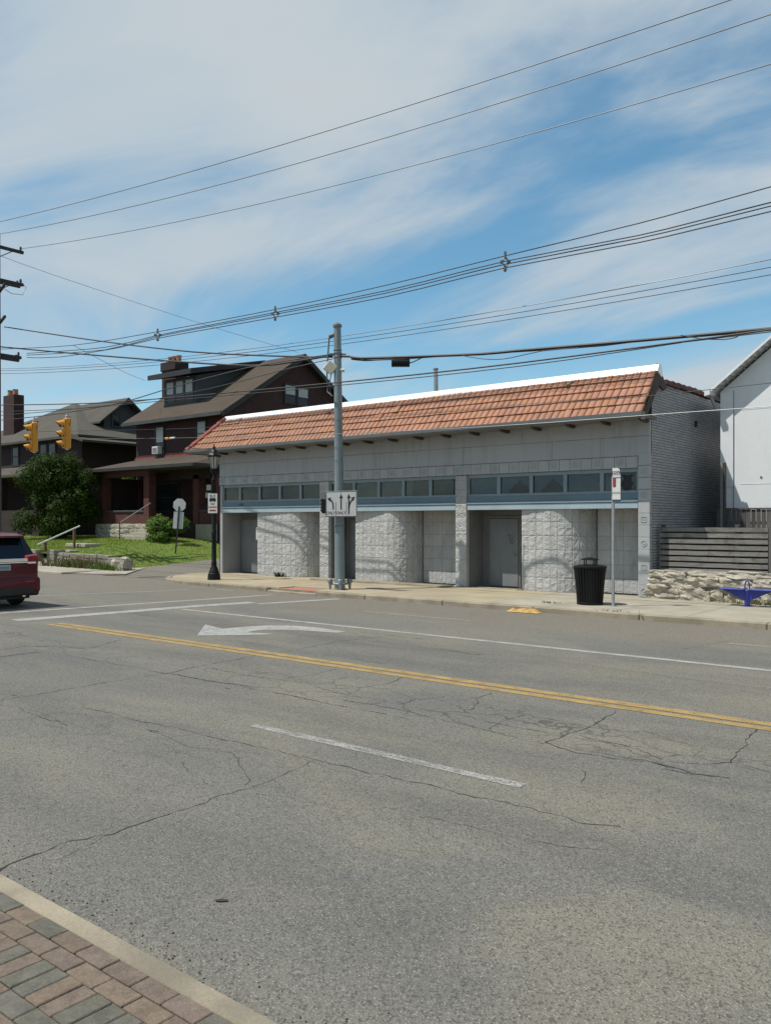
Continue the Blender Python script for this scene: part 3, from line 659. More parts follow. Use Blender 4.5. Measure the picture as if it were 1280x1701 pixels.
# ================================================================== THE SHOP BUILDING
YF, XL, XR = 19.9, -23.99, -7.95
YR = 20.75                        # back of the recesses
YB = 29.0
SW = .12
shop = thing('shop_building', 'long single storey grey shop with red tile mansard roof and boarded bays', 'building', (0, 0, 0))
core = MB()
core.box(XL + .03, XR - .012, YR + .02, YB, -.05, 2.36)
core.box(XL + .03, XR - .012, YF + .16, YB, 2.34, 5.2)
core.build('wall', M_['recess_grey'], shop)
MB().box(XL + .08, XR - .14, 20.6, YB - .2, 5.2, 5.24).build('flat_roof', M_['flat_roof'], shop)
# brick side wall with stepped tile coping
side = MB()
prof = [(20.02, -.05), (YB, -.05), (YB, 5.35), (24.0, 5.42), (20.6, 5.42), (20.02, 5.1)]
side.prism(prof, 'x', XR - .01, XR); sw_o = side.build('side_wall', M_['painted_brick'], shop)
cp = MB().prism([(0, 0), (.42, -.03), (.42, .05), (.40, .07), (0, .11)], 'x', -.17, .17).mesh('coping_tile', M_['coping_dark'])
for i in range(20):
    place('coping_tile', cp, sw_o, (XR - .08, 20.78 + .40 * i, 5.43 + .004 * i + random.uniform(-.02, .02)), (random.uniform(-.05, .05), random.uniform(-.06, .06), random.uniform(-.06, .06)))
MB().box(XR, XR + .05, 23.0, 23.1, 4.55, 4.7).build('vent', M_['trim_dark'], sw_o)
# left return wall
MB().box(XL, XL + .03, YF + .02, YB, -.05, 4.5).build('return_wall', M_['facade_side'], shop)

# upper facade: big smooth panels in two courses, staggered joints
pan = MB().cbox(-.5, .5, 0, .08, -.5, .5, .004).mesh('wall_panel', M_['facade_grey'])
def panel(x0, x1, z0, z1):
    w, h = x1 - x0 - .006, z1 - z0 - .006
    m = MB().cbox(-w / 2, w / 2, 0, .1, -h / 2, h / 2, .004)
    m.build('wall_panel', M_['facade_grey'], shop, loc=((x0 + x1) / 2, YF + .012 + random.uniform(0, .006), (z0 + z1) / 2))
MB().box(XL, XR - .02, YF + .06, YF + .16, 3.29, 4.55).build('panel_backing', M_['gutter_grey'], shop)
for z0, z1, xs in ((3.585, 4.07, [XL, -22.9, -19.75, -16.6, -13.4, -10.6, -9.25, XR - .012]), (4.07, 4.56, [XL, -21.3, -18.1, -14.9, -11.5, -8.75, XR - .012])):
    for a, b in zip(xs[:-1], xs[1:]): panel(a, b, z0, z1)
# square trim tiles: every other one carries a moulded square or ring
def tile_mesh(w, h, motif, d=.09):
    mb = MB().cbox(-w / 2 + .004, w / 2 - .004, -d, 0, -h / 2 + .004, h / 2 - .004, .006)
    if motif == 'square':
        for a, b, c, e in ((-.07, .07, .055, .07), (-.07, .07, -.07, -.055), (-.07, -.055, -.055, .055), (.055, .07, -.055, .055)): mb.box(a, b, -d - .012, -d + .002, c, e)
        mb.box(-.012, .012, -d - .01, -d + .002, -.02, .02)
    if motif == 'ring':
        n = 14
        for k in range(n):
            a0, a1 = 2 * math.pi * k / n, 2 * math.pi * (k + 1) / n
            mb.add([(r * math.cos(a), y, r * math.sin(a)) for y in (-d - .012, -d + .002) for r in (.062, .08) for a in (a0, a1)], [(0, 1, 3, 2), (0, 4, 5, 1), (2, 3, 7, 6)])
        mb.cyl((0, -d - .012, 0), (0, -d, 0), .028, n=8)
    return mb.mesh('trim_tile', M_['facade_grey'])
tm = {k: tile_mesh(.305, .29, k) for k in ('', 'square', 'ring')}
n_t = 52; tw = (XR - .31 - XL) / n_t
for i in range(n_t):
    k = '' if i % 2 else ('square', 'ring')[(i // 2) % 2]
    place('trim_tile', tm[k], shop, (XL + tw * (i + .5), YF + .085, 3.437), (0, 0, 0), (tw / .305, 1, 1))
tc = {k: tile_mesh(.30, .292, k, .14) for k in ('', 'square', 'ring')}
seq = ['ring', '', 'square', '', 'ring', '', 'square', '', 'ring', '', 'square', '']
for i in range(12):
    place('corner_tile', tc[seq[i]], shop, (XR - .155, YF + .145, .275 + .2925 * i))
MB().box(XR - .29, XR - .012, YF + .14, YF + .5, .0, 3.6).build('corner_core', M_['facade_side'], shop)

# split-faced blocks
def rock(w, h, d=.10, seed=0, groove=False, amp=.02):
    nx = max(4, int(w / .024)); nz = max(8, int(h / .028)); mb = MB(); vs = []
    for j in range(nz + 1):
        for i in range(nx + 1):
            x = -w / 2 + w * i / nx; z = -h / 2 + h * j / nz
            p = Vector((x * 9 + seed * 3.7, z * 9, seed * 1.3))
            e = min(1, .25 + min(i, nx - i) / 1.3, .25 + min(j, nz - j) / 1.3)
            b = .55 + mnoise.noise(p) * .8 + .55 * mnoise.noise(p * 2.7) + .3 * mnoise.noise(p * 6)
            y = -.006 - amp * max(0, e) * b * .8 if e > .3 else -.007 - amp * .2 * b
            if groove and abs(x) < w / nx * .6: y = -.006
            vs.append((x, y, z))
    fs = [(j * (nx + 1) + i, j * (nx + 1) + i + 1, (j + 1) * (nx + 1) + i + 1, (j + 1) * (nx + 1) + i) for j in range(nz) for i in range(nx)]
    mb.add(vs, fs); mb.add([(-w / 2, 0, -h / 2), (w / 2, 0, -h / 2), (w / 2, 0, h / 2), (-w / 2, 0, h / 2), (-w / 2, d, -h / 2), (w / 2, d, -h / 2), (w / 2, d, h / 2), (-w / 2, d, h / 2)], [(0, 4, 5, 1), (1, 5, 6, 2), (2, 6, 7, 3), (3, 7, 4, 0)])
    return mb.mesh('block', M_['split_block'])
NC = 6; BH = (2.335 - SW) / NC; BW = .39
dbl = [rock(BW - .007, BH - .007, seed=i, groove=True) for i in range(7)]
half = [rock(BW / 2 - .006, BH - .007, seed=20 + i) for i in range(7)]
rnd = random.Random(9)
def rock_wall(front, path, flat):
    """front: straight run (x0,x1,y0,y1); path: curve points; flat: recessed run"""
    wall = MB()
    pts = [front[0], front[1]] + path
    # mortar core following the plan line, set 12 mm behind the block faces
    off = [Vector((p[0], p[1])) for p in pts]
    core_pts = [(p.x, p.y + .012) for p in off]
    mb = MB()
    mb.prism([core_pts[0], *core_pts[1:], (core_pts[-1][0], YR + .03), (core_pts[0][0], YR + .03)], 'z', SW - .05, 2.34)
    w = mb.build('rock_wall', M_['mortar_grey'], shop)
    # walk the line
    segs = list(zip(off[:-1], off[1:]))
    a, b = segs[0]; L = (b - a).length; n = max(1, round(L / BW)); s = L / n
    ang = math.atan2((b - a).y, (b - a).x)
    for i in range(n):
        c = a.lerp(b, (i + .5) / n)
        for j in range(NC): place('block', rnd.choice(dbl), w, (c.x, c.y, SW + BH * (j + .5)), (0, 0, ang), (s / BW, 1, 1 if rnd.random() < .5 else -1))
    # resample the curve
    acc = [segs[1][0]] + [q for _, q in segs[1:]]
    tot = sum((q - p).length for p, q in segs[1:]); m = max(1, round(tot / (BW / 2))); st = tot / m
    def at(d):
        for p, q in segs[1:]:
            l = (q - p).length
            if d <= l: return p.lerp(q, d / l)
            d -= l
        return segs[-1][1]
    for i in range(m):
        p, q = at(i * st), at((i + 1) * st); c = (p + q) / 2; an = math.atan2((q - p).y, (q - p).x)
        for j in range(NC): place('block', rnd.choice(half), w, (c.x, c.y, SW + BH * (j + .5)), (0, 0, an), ((q - p).length / (BW / 2) * 1.0, 1, 1 if rnd.random() < .5 else -1))
    if flat:
        x0, x1 = flat; n = max(1, round((x1 - x0) / BW)); s = (x1 - x0) / n
        for i in range(n):
            for j in range(NC): place('block', rnd.choice(dbl), w, (x0 + s * (i + .5), YR - .012, SW + BH * (j + .5)), (0, 0, 0), (s / BW, .5, 1))
    return w
def bow(xa, xb, xe):   # straight-ish bowed front from xa to xb, then a quarter curve back to the recess at xe
    pts = []
    for k in range(1, 9):
        t = math.pi / 2 * k / 8
        pts.append((xb + (xe - xb) * math.sin(t), YF + .05 + (YR - YF - .05) * (1 - math.cos(t))))
    return pts
rw1 = rock_wall([(-22.05, YF + .10), (-20.35, YF + .05)], bow(0, -20.35, -19.55), (-19.45, -18.98))
rw2_ = rock_wall([(-17.6, YF + .20), (-16.15, YF + .05)], bow(0, -16.15, -15.45), (-15.4, -13.64))
rw3_ = rock_wall([(-11.55, YF + .10), (-10.65, YF + .05)], bow(0, -10.65, -9.75), (-9.7, -8.26))
# pilasters of split block
for x0, x1, ztop in ((-18.97, -18.57, 3.28), (-13.64, -13.27, 3.28)):
    w = MB().box(x0 + .015, x1 - .012, YF + .02, YR + .03, SW - .03, ztop).build('pilaster', M_['mortar_grey'], shop)
    n = 8; h = (ztop - SW) / n
    bm_ = [rock(x1 - x0 - .004, h - .006, .12, 50 + i, False, .026) for i in range(4)]
    for j in range(n): place('block', bm_[j % 4], w, ((x0 + x1) / 2, YF + .006, SW + h * (j + .5)))
    MB().box(x1 - .012, x1 - .004, YF + .1, YR + .02, SW, ztop).build('pilaster_side', M_['recess_grey'], w)
w = MB().box(XL, XL + .16, YF + .02, YR + .03, SW - .03, 3.28).build('pilaster', M_['facade_side'], shop)
# doors
def door(x0, x1, graff=False):
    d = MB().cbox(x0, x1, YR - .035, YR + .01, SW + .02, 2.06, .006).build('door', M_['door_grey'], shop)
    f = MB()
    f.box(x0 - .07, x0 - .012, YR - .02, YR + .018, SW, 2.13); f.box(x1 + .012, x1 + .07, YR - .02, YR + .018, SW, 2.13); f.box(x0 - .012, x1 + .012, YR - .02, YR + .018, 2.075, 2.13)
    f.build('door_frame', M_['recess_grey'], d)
    MB().cyl((x1 - .09, YR - .075, 1.05), (x1 - .09, YR - .036, 1.05), .022, n=10).build('handle', M_['gutter_grey'], d)
    if graff:
        g = MB(); pr = random.Random(4)
        for pts in ([(-.36, 1.62), (-.28, 1.66), (-.2, 1.60), (-.30, 1.55), (-.24, 1.50), (-.14, 1.58)], [(-.30, 1.70), (-.25, 1.48), (-.18, 1.44)], [(-.22, 1.66), (-.12, 1.63), (-.2, 1.52), (-.1, 1.5)], [(-.28, 1.45), (-.2, 1.40), (-.13, 1.47)]):
            g.tube([(x1 + a, YR - .037, b - .06) for a, b in pts], .006, 4)
        g.build('graffiti', M_['trim_slate'], d)
    return d
door(-13.02, -12.08, True); door(-23.68, -22.75); door(-18.35, -17.6)
MB().cbox(-22.14, -22.06, YF + .1, YF + .125, 1.35, 1.78, .01).build('letter_plate', M_['sign_bright'], shop)

# transom windows and blue lintels
ZP0, ZP1 = 2.74, 3.20
def transom(x0, x1, cuts, mats, broken=None, reflection_gaps=None):
    fr = MB(); y0, y1 = YF + .06, YF + .12
    fr.box(x0, x1, y0, y1, ZP1, 3.285); fr.box(x0, x1, y0, y1, ZP0 - .07, ZP0)
    f = fr.build('window_frame', M_['frame_blue'], shop)
    edges = [x0] + cuts + [x1]
    for e in edges: 
        a = max(x0, e - .05); b = min(x1, e + .05)
        MB().box(a, b, y0 - .004, y1 - .002, ZP0, ZP1).build('mullion', M_['frame_blue'], f)
    for i, (a, b) in enumerate(zip(edges[:-1], edges[1:])):
        a += .05; b -= .05
        if broken == i:
            mid = [(a + .50, ZP0 + .05), (a + .42, ZP0 + .17), (a + .52, ZP0 + .30), (a + .47, ZP1 - .05), (a + .62, ZP1 - .09), (a + .75, ZP1 - .05), (a + .70, ZP0 + .27), (a + .78, ZP0 + .17), (a + .70, ZP0 + .10), (a + .72, ZP0 + .03)]
            # two glass shards either side of the hole
            left = [(a, ZP0), (a + .56, ZP0)] + mid[:4] + [(a + .5, ZP1), (a, ZP1)]
            right = [(a + .5, ZP1)] + mid[3:] + [(a + .56, ZP0), (b, ZP0), (b, ZP1)]
            for pl in (left, right): MB().prism(pl, 'y', y1 - .02, y1 - .014).build('pane', M_['shop_glass'], f)
        else: MB().box(a, b, y1 - .02, y1 - .014, ZP0, ZP1).build('pane', M_['shop_glass'], f)
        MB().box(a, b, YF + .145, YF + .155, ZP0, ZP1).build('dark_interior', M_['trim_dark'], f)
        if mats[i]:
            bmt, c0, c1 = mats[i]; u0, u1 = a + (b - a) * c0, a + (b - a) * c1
            if reflection_gaps and i in reflection_gaps:  # jagged gaps cut in the blind stand in for trees mirrored in the glass
                m_ = (u0 + u1) / 2 + reflection_gaps[i]; rr_ = random.Random(i * 7 + 3)
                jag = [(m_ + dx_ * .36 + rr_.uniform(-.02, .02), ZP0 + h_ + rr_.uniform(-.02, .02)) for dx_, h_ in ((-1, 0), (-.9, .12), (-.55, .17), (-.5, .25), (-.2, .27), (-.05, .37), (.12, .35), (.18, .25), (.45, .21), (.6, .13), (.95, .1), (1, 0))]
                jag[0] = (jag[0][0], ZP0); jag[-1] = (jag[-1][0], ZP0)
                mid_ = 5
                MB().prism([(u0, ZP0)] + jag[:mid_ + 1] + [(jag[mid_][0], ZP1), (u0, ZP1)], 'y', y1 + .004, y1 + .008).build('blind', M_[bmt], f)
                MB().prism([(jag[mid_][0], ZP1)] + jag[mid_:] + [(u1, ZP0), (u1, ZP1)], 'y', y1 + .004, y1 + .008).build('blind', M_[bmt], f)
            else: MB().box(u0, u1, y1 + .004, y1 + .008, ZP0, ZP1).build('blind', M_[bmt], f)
    l = MB(); l.cbox(x0 - .01, x1 + .01, YF + .03, YF + .2, 2.50, ZP0 - .07, .006); lo = l.build('lintel', M_['lintel_blue'], shop)
    MB().cbox(x0 - .005, x1 + .005, YF - .01, YF + .2, 2.462, 2.51, .006).build('lintel_lip', M_['strip_blue'], lo)
    MB().cbox(x0, x1, YF + .012, YF + .2, 2.30, 2.45, .008).build('lintel_strip', M_['strip_blue'], lo)
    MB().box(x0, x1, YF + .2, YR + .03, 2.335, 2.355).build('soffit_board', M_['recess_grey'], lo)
    return lo
l1 = transom(XL + .16, -18.98, [-22.93, -21.91, -20.90, -19.91], [None] * 5)
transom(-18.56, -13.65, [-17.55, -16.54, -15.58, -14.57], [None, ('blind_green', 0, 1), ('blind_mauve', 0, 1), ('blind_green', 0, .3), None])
transom(-13.26, XR - .31, [-12.25, -11.24, -10.24, -9.22], [('blind_blue', 0, .97), ('blind_blue', 0, 1), ('blind_blue', .03, 1), ('blind_blue', 0, 1), ('blind_mauve', 0, .45)], broken=4, reflection_gaps={1: .12, 2: .1})
num = text_mesh('1188', .13, M_['trim_slate']); place('house_number', num, l1, (-22.85, YF + .024, 2.58), (R(90), 0, 0))

# ------------------------------------------------------------------ mansard roof
EX0, EX1, EY, EZ = -24.8, -7.80, 19.10, 4.53        # eave
RX0, RY, RZ = -23.80, 20.02, 5.66                   # top of tiles
slope = math.atan2(RZ - EZ, RY - EY); SL = math.hypot(RZ - EZ, RY - EY)
rf = MB()
rf.add([(EX0, EY, EZ), (EX1, EY, EZ), (EX1, RY, RZ), (RX0, RY, RZ), (RX0, 22.5, RZ), (EX0, 22.5, EZ)], [(0, 1, 2, 3), (0, 3, 4, 5)])
rf.add([(EX0, EY, EZ - .03), (EX1, EY, EZ - .03), (EX1, YF + .1, EZ - .03), (EX0, YF + .1, EZ - .03)], [(3, 2, 1, 0)])
rf.add([(EX0, EY + .1, EZ - .03), (XL + .02, EY + .1, EZ - .03), (XL + .02, 22.5, EZ - .03), (EX0, 22.5, EZ - .03)], [(3, 2, 1, 0)])
roof = rf.build('roof', M_['underlay'], shop)
MB().box(EX0 + .05, EX1 - .02, EY + .06, YF + .1, EZ - .075, EZ - .035).build('soffit', M_['soffit_grey'], roof)
MB().prism([(EY + .02, EZ - .06), (RY, RZ - .02), (RY + .02, RZ + .15), (20.62, 5.3), (20.45, 5.2), (20.12, 5.3), (EY + .26, EZ - .05)], 'x', EX1 - .06, EX1 - .0).build('roof_cheek', M_['dark_timber'], roof)
def rtile(w, L=.345):
    mb = MB(); n = 7; top = []; bot = []
    for (y, lift) in ((-.0, .044), (L, .004)):
        for i in range(n + 1):
            u = i / n; x = -w / 2 + w * u
            zz = .014 * math.sin(math.pi * min(1, u / .78)) if u < .78 else .026 * math.sin(math.pi * (u - .78) / .22)
            top.append((x, y, lift + zz))
    fs = [(i, i + 1, n + 1 + i + 1, n + 1 + i) for i in range(n)]
    mb.add(top, fs)
    fr = top[:n + 1] + [(p[0], p[1] + .004, p[2] - .045) for p in top[:n + 1]]
    mb.add(fr, [(n + 1 + i, n + 1 + i + 1, i + 1, i) for i in range(n)])
    mb.add([top[n], top[2 * n + 1], (top[n][0], L, 0), (top[n][0], 0, 0)], [(0, 3, 2, 1)]); mb.add([top[0], top[n + 1], (top[0][0], L, 0), (top[0][0], 0, 0)], [(0, 1, 2, 3)])
    return mb
NR = 5; ncol = 93; tw2 = (EX1 - EX0) / ncol; ex = SL / NR
tmsh = rtile(tw2 - .011).mesh('roof_tile', M_['terracotta'])
rest = MB(); count = 0; rnd = random.Random(21)
for i in range(ncol):
    for j in range(NR):
        x = EX1 - tw2 * (i + .5) - .02; s = ex * j
        hipx = EX0 + (RX0 - EX0) * (s + ex * .5) / SL
        if x - tw2 * .4 < hipx: continue
        y = EY + math.cos(slope) * s + rnd.uniform(-.003, .003); z = EZ + math.sin(slope) * s
        rot = (slope + rnd.uniform(-.02, .02), rnd.uniform(-.012, .012), rnd.uniform(-.02, .02))
        if rnd.random() < .025: rot = (rot[0] + rnd.uniform(-.05, .03), rnd.uniform(-.06, .06), rnd.uniform(-.1, .1)); y -= rnd.uniform(0, .03)
        off = rnd.uniform(-.004, .004)
        if count < 299:
            place('roof_tile', tmsh, roof, (x + off, y, z), rot); count += 1
        else:
            M = Matrix.Translation((x + off, y, z)) @ Euler(rot).to_matrix().to_4x4(); t = rtile(tw2 - .011); rest.add([M @ Vector(v) for v in t.v], t.f)
ro = rest.build('roof_tile_rows', M_['terracotta'], roof); ro['kind'] = 'stuff'
# hip tiles down the left end
hA, hB = Vector((EX0, EY, EZ)), Vector((RX0, RY, RZ)); hd = (hB - hA)
hm = MB()
for k in range(6):
    a = math.pi * k / 5
hm = MB().cyl((0, 0, 0), (0, 0, .36), .13, .10, 10).mesh('hip_tile', M_['terracotta_dark'])
q = hd.to_track_quat('Z', 'X').to_euler()
for k in range(6):
    p = hA + hd * (k / 6.0); place('hip_tile', hm, roof, p + Vector((0, 0, .0)), q)
# white metal ridge capping, gutter, rafter tails
MB().prism([(RY - .06, RZ - .03), (RY + .02, RZ + .135), (RY + .20, RZ + .155), (RY + .26, RZ - .12), (RY + .2, RZ - .15)], 'x', RX0 - .02, EX1 + .015).build('ridge_cap', M_['white_metal'], roof)
MB().prism([(EY - .10, EZ + .03), (EY - .09, EZ - .06), (EY - .04, EZ - .10), (EY + .05, EZ - .10), (EY + .06, EZ - .035), (EY + .02, EZ - .035), (EY - .07, EZ + .03)], 'x', EX0 - .05, EX1 + .01).build('gutter', M_['gutter_grey'], roof)
MB().box(EX0 - .10, EX0 + .02, EY - .08, 22.4, EZ - .10, EZ + .02).build('gutter', M_['gutter_grey'], roof)
MB().box(EX1 - .02, EX1 + .015, EY - .06, EY + .1, EZ - .16, EZ + .03).build('gutter_end', M_['gutter_grey'], roof)
tl = MB().prism([(EY + .35, EZ - .076), (YF + .0, EZ - .076), (YF + .0, EZ - .155), (EY + .5, EZ - .14)], 'x', -.045, .045).mesh('rafter_tail', M_['dark_timber'])
for i in range(17): place('rafter_tail', tl, roof, (-23.55 + .97 * i, 0, 0))
vp = thing('vent_pole', 'thin grey metal pole rising behind the tile roof', 'pole', (-17.25, 24.0, 5.2))
MB().cyl((0, 0, 0), (-.04, 0, 2.1), .085, .075, 10).build('shaft', M_['galvanised'], vp, True)
MB().cyl((-.04, 0, 2.1), (-.04, 0, 2.15), .095, .09, 10).build('cap', M_['gutter_grey'], vp, True)
# ================================================================== WHITE BUILDING, FENCES, STONE WALL (right of the shop)
wb = thing('white_building', 'tall white rendered building with gable roof at the right edge', 'building', (-3.2, 23.0, 0))
WX0, WX1 = -7.26, 0.9; WA = (WX0 + WX1) / 2; WE = 5.42; sl_ = math.tan(R(39)); WZ = WE + (WA - WX0) * sl_
def L_(p, o): return (p[0] - o.location.x, p[1] - o.location.y, p[2] - o.location.z)
mb = MB().prism([(WX0 + 3.2, 0), (WX1 + 3.2, 0), (WX1 + 3.2, WE), (WA + 3.2, WZ), (WX0 + 3.2, WE)], 'y', 0, 14); mb.build('wall', M_['white_render'], wb)
for zz in (2.95, 4.9): MB().box(WX0 + 3.2 + .5, WX1 + 3.2, -.006, .01, zz, zz + .008).build('panel_joint', M_['white_trim'], wb)
MB().box(WX0 + 3.2 + .004, WX0 + 3.2 + .33, -.03, .0, 2.9, WE - .02).build('corner_board', M_['white_trim'], wb)
MB().box(WX0 + 3.2 + .33, WX0 + 3.2 + .345, -.012, .0, 2.2, WE).build('corner_groove', M_['gutter_grey'], wb)
rf = MB()
for sgn, xe in ((1, WX0 - .26), (-1, WX1 + .26)):
    xa = WA; za = WZ + .1; ze = WZ + .1 - abs(WA - xe) * sl_
    rf.prism([(xe + 3.2, ze), (xa + 3.2, za), (xa + 3.2, za + .07), (xe + 3.2, ze + .07)], 'y', -.36, 14.3)
rfo = rf.build('roof', M_['white_trim'], wb)
nb = 30
for k in range(nb):
    t = (k + .5) / nb; x = WX0 + (WA - WX0) * t; z = WE + (x - WX0) * sl_
    MB().box(x + 3.2 - .025, x + 3.2 + .025, -.32, -.005, z + .03, z + .075).build('eave_bracket', M_['galvanised'], rfo)
MB().prism([(WX0 + 3.2 - .28, WE - .13 - .0), (WX0 + 3.2 - .28, WE + .02), (WX0 + 3.2 - .14, WE + .02), (WX0 + 3.2 - .14, WE - .10)], 'y', -.45, 14).build('gutter', M_['white_trim'], wb)
MB().cyl((WX0 + 3.2 - .2, -.2, WE - .12), (WX0 + 3.2 - .06, -.05, WE - .5), .045, n=8).build('downpipe', M_['galvanised'], wb, True)
MB().cyl((WX0 + 3.2 + 1.02, -.012, 4.12 - 1.0), (WX0 + 3.2 + 1.02, .0, 4.12 - 1.0), .03, n=8).build('pipe_hole', M_['gutter_grey'], wb)
# vertical board fence in front of it
bf = thing('board_fence', 'dark weathered fence of upright boards in front of the white building', 'fence', (-5.6, 22.55, .6))
bm_ = [MB().cbox(-.055, .055, 0, .022, 0, 1.68 + .02 * k, .004).mesh('board', M_['fence_wood']) for k in range(3)]
x = -7.16
rnd = random.Random(2)
while x < 1.0:
    place('board', rnd.choice(bm_), bf, (x + 5.6, rnd.uniform(-.006, .006), 0), (0, 0, rnd.uniform(-.02, .02))); x += .122
MB().box(-1.6, 6.6, -.03, .05, 1.685, 1.725).build('cap_rail', M_['fence_wood'], bf)
for z in (.4, 1.3): MB().box(-1.6, 6.6, .03, .075, z, z + .08).build('rail', M_['fence_wood'], bf)
tp = thing('timber_post', 'tall grey timber post at the corner of the white building', 'post', (-7.03, 22.5, .5))
MB().cbox(-.07, .0, -.06, .06, 0, 3.0, .006).build('post', M_['weathered_wood'], tp); MB().cbox(.005, .06, -.05, .05, 0, 3.0, .006).build('board', M_['fence_wood'], tp)
# slatted fence on the stone wall
sf = thing('slat_fence', 'grey weathered fence of horizontal slats on top of the stone wall', 'fence', (-6.6, 20.3, .74))
rnd = random.Random(6)
nsl = 8
for k in range(nsl):
    z = .055 + k * .141; mb = MB()
    n = 8; x0, x1 = -1.27, 1.24; w = .098
    vs = []
    for i in range(n + 1):
        xx = x0 + (x1 - x0) * i / n; dz = .006 * mnoise.noise(Vector((xx * 2, k * 3.1, 0)))
        vs += [(xx, y, z + dz + h) for y in (0, .03) for h in (-w / 2, w / 2)]
    fs = []
    for i in range(n):
        a = 4 * i; b = a + 4
        fs += [(a, b, b + 1, a + 1), (a + 2, a + 3, b + 3, b + 2), (a + 1, b + 1, b + 3, a + 3), (a, a + 2, b + 2, b)]
    fs += [(0, 1, 3, 2), (4 * n, 4 * n + 2, 4 * n + 3, 4 * n + 1)]
    mb.add(vs, fs); mb.build('slat', M_['weathered_wood'], sf)
for k_ in range(4): MB().box(-1.26, 1.24, .135, .15, -.02 + .28 * k_, .255 + .28 * k_).build('gap_shade_board', M_['dark_timber'], sf)  # added near-black boards that stand in for the shade between the slats
for xx in (-1.2, .55, 1.31): MB().cbox(xx - .05, xx + .05, .034, .13, -.1, 1.16, .006).build('post', M_['fence_wood'], sf)
MB().cbox(1.26, 1.42, -.03, .03, -.12, 1.2, .008).build('post', M_['fence_wood'], sf)
for k in range(nsl):
    MB().box(1.44, 4.6, 0, .03, .006 + k * .141, .104 + k * .141).build('slat', M_['weathered_wood'], sf)
# rubble stone wall: uneven stones, one object each
st = thing('stone_wall', 'low rough limestone rubble wall beside the shop, under the slatted fence', 'wall', (-6.5, 20.2, .12))
MB().box(-1.44, 6.5, -.27, 2.3, -.1, .55).build('wall_core', M_['stone_core'], st)
MB().box(-1.44, 6.5, .3, 2.6, .5, .6).build('earth_fill', M_['soil'], st)
def stone_mesh(w, h, d, seed, mat='limestone', k=7, rough=.16):
    bm = bmesh.new(); bmesh.ops.create_cube(bm, size=1.0); bmesh.ops.subdivide_edges(bm, edges=list(bm.edges), cuts=3, use_grid_fill=True)
    for v in bm.verts:
        p = v.co.copy(); q = p.normalized() * .62
        p = p.lerp(q, .38)
        nn = Vector((mnoise.noise(p * 2.2 + Vector((seed, 0, 0))), mnoise.noise(p * 2.2 + Vector((0, seed, 5))), mnoise.noise(p * 2.2 + Vector((7, 0, seed)))))
        n2 = mnoise.noise(p * 5.5 + Vector((seed * 2, 1, 0)))
        p += nn * rough + p.normalized() * n2 * rough * .5
        v.co = Vector((p.x * w, p.y * d, p.z * h))
    mb = MB(); bm.verts.index_update(); mb.add([v.co for v in bm.verts], [[v.index for v in f.verts] for f in bm.faces]); bm.free()
    return mb.mesh('stone', M_[mat])
z = .0; seed = 1; rnd = random.Random(31)
hs = [.21, .15, .19, .13]
for hh in hs:
    x = -1.44 + rnd.uniform(-.1, 0)
    while x < 3.2:
        w = rnd.uniform(.2, .62); seed += 1
        place('stone', stone_mesh(w * 1.15, hh * 1.32, .46, seed * 1.7, rough=.18), st, (x + w / 2, -.10 + rnd.uniform(-.05, .05), z + hh / 2 + rnd.uniform(-.015, .015)), (rnd.uniform(-.05, .05), rnd.uniform(-.05, .05), rnd.uniform(-.1, .1)))
        x += w
    z += hh * .97
MB().box(3.0, 6.5, -.3, .3, -.1, .62).build('wall_run', M_['limestone'], st)

# ================================================================== HOUSES
def window(parent, kind, a, b, z0, z1, plane, face, mat_pane, sash=.5, trim='window_trim', blind=None):
    """a..b along the wall, plane = wall coordinate; face: '-y' or '+x'"""
    def bx(u0, u1, d0, d1, w0, w1):
        return MB().box(u0, u1, plane - d1, plane - d0, w0, w1) if face == '-y' else MB().box(plane + d0, plane + d1, u0, u1, w0, w1)
    t = .09
    w = bx(a, b, .004, .03, z0, z1).build('window', M_['trim_dark'], parent)
    f = MB()
    for u0, u1, w0, w1 in ((a - t, a, z0 - t, z1 + t), (b, b + t, z0 - t, z1 + t), (a, b, z1, z1 + t), (a, b, z0 - t, z0)):
        q = bx(u0, u1, .002, .07, w0, w1); f.add(q.v, q.f)
    f.build('frame', M_[trim], w)
    zm = z0 + (z1 - z0) * sash
    bx(a + .02, b - .02, .031, .04, zm + .02, z1 - .02).build('pane', M_[blind or mat_pane], w)
    bx(a + .02, b - .02, .031, .04, z0 + .02, zm - .02).build('pane', M_[mat_pane], w)
    bx(a, b, .03, .055, zm - .025, zm + .025).build('sash_rail', M_[trim], w)
    return w

# ---- brick house with the porch, directly behind the side street
h1 = thing('brick_house', 'dark red brick house with brown shingle gable roof, dormer and brick porch', 'house', (0, 0, 0))
LZ = 1.12
X0, X1, Y0, Y1 = -42.4, -34.35, 29.0, 39.8
RYc, RZc = 34.4, 11.45; EZc, EYc = 7.62, 28.35; sl1 = (RZc - EZc) / (RYc - EYc)
def rz1(Y): return EZc + (Y - EYc) * sl1 if Y < RYc else RZc - (Y - RYc) * sl1
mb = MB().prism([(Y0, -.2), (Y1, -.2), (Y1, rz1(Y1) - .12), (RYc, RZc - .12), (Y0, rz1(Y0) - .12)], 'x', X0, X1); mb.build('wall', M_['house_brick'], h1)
ro = MB()
for ya, yb in ((EYc, RYc), (2 * RYc - EYc, RYc)):
    ro.prism([(ya, rz1(ya) - .02), (yb, RZc), (yb, RZc + .14), (ya, rz1(ya) + .10)], 'x', X0 - .45, X1 + .45)
r1 = ro.build('roof', M_['shingle_brown'], h1)
